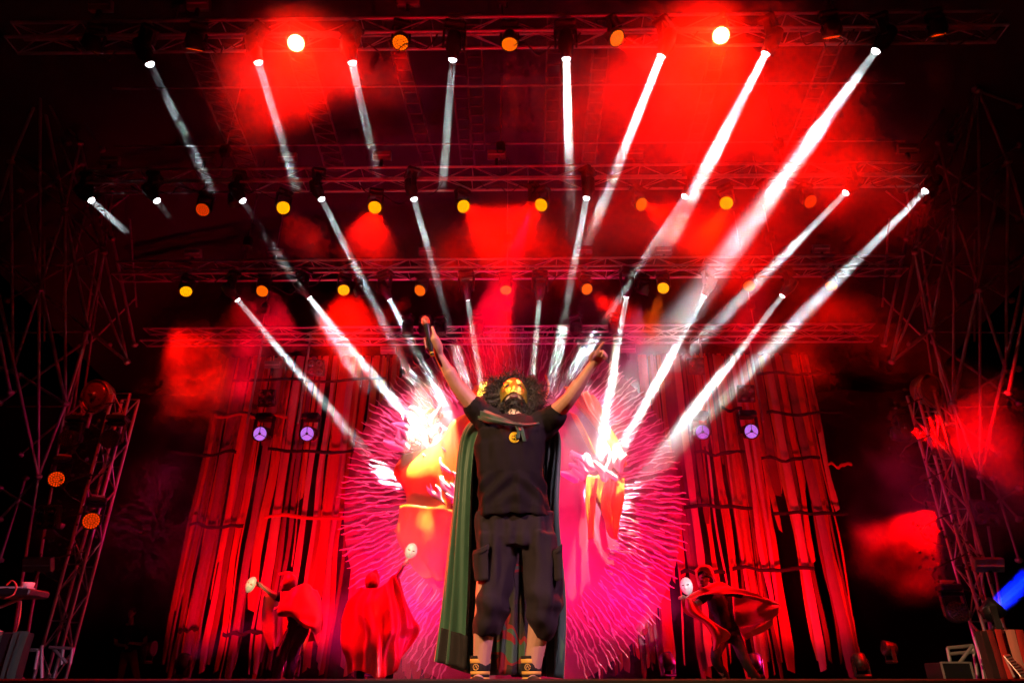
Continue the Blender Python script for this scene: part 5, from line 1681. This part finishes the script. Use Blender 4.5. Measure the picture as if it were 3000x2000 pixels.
# flight case right of the stage
fc = at(2808, 1975, 9.4)
t = thing('flight_case', 'small black flight case with metal edges by the right frame', 'case', V((fc.x, 9.4, 0)))
mb = MB(); mb.box(V((fc.x, 9.6, .11)), (.36, .4, .2), None, .01); part('body', mb, M_body, t)
for dx in (-.18, .18):
    mb = MB(); mb.box(V((fc.x + dx, 9.395, .11)), (.02, .02, .215)); part('corner_edge', mb, M_alu, t)
for z in (.01, .21):
    mb = MB(); mb.box(V((fc.x, 9.393, z)), (.34, .018, .02)); part('rim', mb, M_alu, t)
# drum pedal on the right riser
pp = at(2976, 1955, 7.2)
t = thing('drum_pedal', 'ribbed metal foot pedal by the right riser', 'pedal', V((pp.x, 7.2, 0)))
Mx = Matrix.Rotation(math.radians(62), 3, 'X') @ Matrix.Rotation(math.radians(12), 3, 'Z')
mb = MB(); mb.box(pp + V((0, 0, .02)), (.075, .22, .014), Mx, .006); part('footboard', mb, mat('pedal_metal', (.4, .36, .34), .4, .7), t)
for k in range(7):
    mb = MB(); mb.box(pp + V((0, 0, .02)) + Mx @ V((0, -.085 + .028 * k, .010)), (.055, .01, .008), Mx); part('rib', mb, M_rubber, t)
mb = MB(); mb.tube(pp + V((0, .06, -.08)), pp + V((0, .12, .1)), .01, 8); part('post', mb, M_steel, t)
# ------------------------------------------------------------------ wash lamps on the stage floor and in the pit, some of them added
def floor_lamp(label, p, q, col, pw, ang, blend=.6):
    t = head_light('floor_light', label, 'stage light', 'floor lights', p, (q - p), 'off', up=V((0, 0, -1)), base=False, size=.7)
    d = (q - p).normalized()
    spot(t, p + d * .04, d, ang, pw, col, None, blend, .1)
MAG = (1, .0, .17)
for i, x in enumerate((-2.2, .1, 2.4)):
    floor_lamp(f'floor light washing the round backdrop from below, {ORD[i]} from the left', V((x, 11.9, .36)), V((x * .5, 14, 3.6)), MAG, 700, 100)
RED = (1, .0, .012)
for i, x in enumerate((-5.4, -3.6, 3.9, 5.6)):  # extra lamps put in to redden the strip curtains
    floor_lamp(f'added floor light washing the strip curtains from below, {ORD[i]} from the left', V((x, 12.3, .36)), V((x, 14.3, 3.2)), RED, 650, 110)
for i, x in enumerate((-2.4, 2.4)):  # lamps added out of view to redden the trusses
    floor_lamp(f'added unseen pit light washing the trusses from below the stage edge, {("left", "right")[i]} one', V((x, 2.6, -.6)), V((x * .4, 8.0, 8.0)), RED, 1000, 50)
# front-of-house spots that pick out the singer, on stands behind the camera
for lab, p, col, pw, ang in (('warm follow spot in front of the stage, left one', V((-5.6, -2.2, 5.6)), (1, .52, .24), 5200, 23), ('pale follow spot in front of the stage, right one', V((6.0, -0.6, 5.4)), (1, .40, .70), 3000, 22)):
    q = V((.1, 4.2, 1.5))
    d = (q - p).normalized()
    t = head_light('follow_spot', lab, 'stage light', 'front spots', p, d, 'off', up=V((0, 0, -1)), size=1.4)
    spot(t, p + d * .05, d, ang, pw, col, None, .4, .12)
for lab, p, tg, ang, pw, col in (('added to brighten the gold mask from the left', V((-1.6, -5.0, 1.0)), (1500, 1160, 4.2), 2.6, 5000, (1, .80, .5)),  # this lamp and the next are added to brighten the gold mask
                                 ('added to brighten the gold mask from the right', V((2.6, -5.0, 2.8)), (1508, 1160, 4.2), 2.6, 4000, (1, .80, .6)),
                                 ('aimed at the leaning dancer\'s mask', V((-3.4, -4.0, 3.4)), (738, 1713, 10.8), 1.5, 9000, (1, .82, .4)),
                                 ('aimed at the raised mask', V((-1.2, -4.0, 3.4)), (1206, 1612, 11.1), 1.5, 11000, (1, .88, .6)),
                                 ('aimed at the right dancer\'s mask', V((3.0, -4.0, 3.4)), (2013, 1716, 10.9), 1.4, 11000, (1, .85, 1))):
    d = (at(*tg) - p).normalized()
    t = head_light('follow_spot', 'narrow follow spot in front of the stage ' + lab, 'stage light', 'front spots', p, d, 'off', up=V((0, 0, -1)), size=1.4)
    spot(t, p + d * .05, d, ang, pw, col, None, .5, .12)
for i, x in enumerate((-6.0, 6.1)):  # lamps added to tint the low smoke and the dancers magenta
    floor_lamp(f'added side floor light throwing magenta across the stage from the {("left", "right")[i]}', V((x, 12.4, .5)), V((-x * .2, 12.3, .9)), (1, .01, .2), 3000, 30)
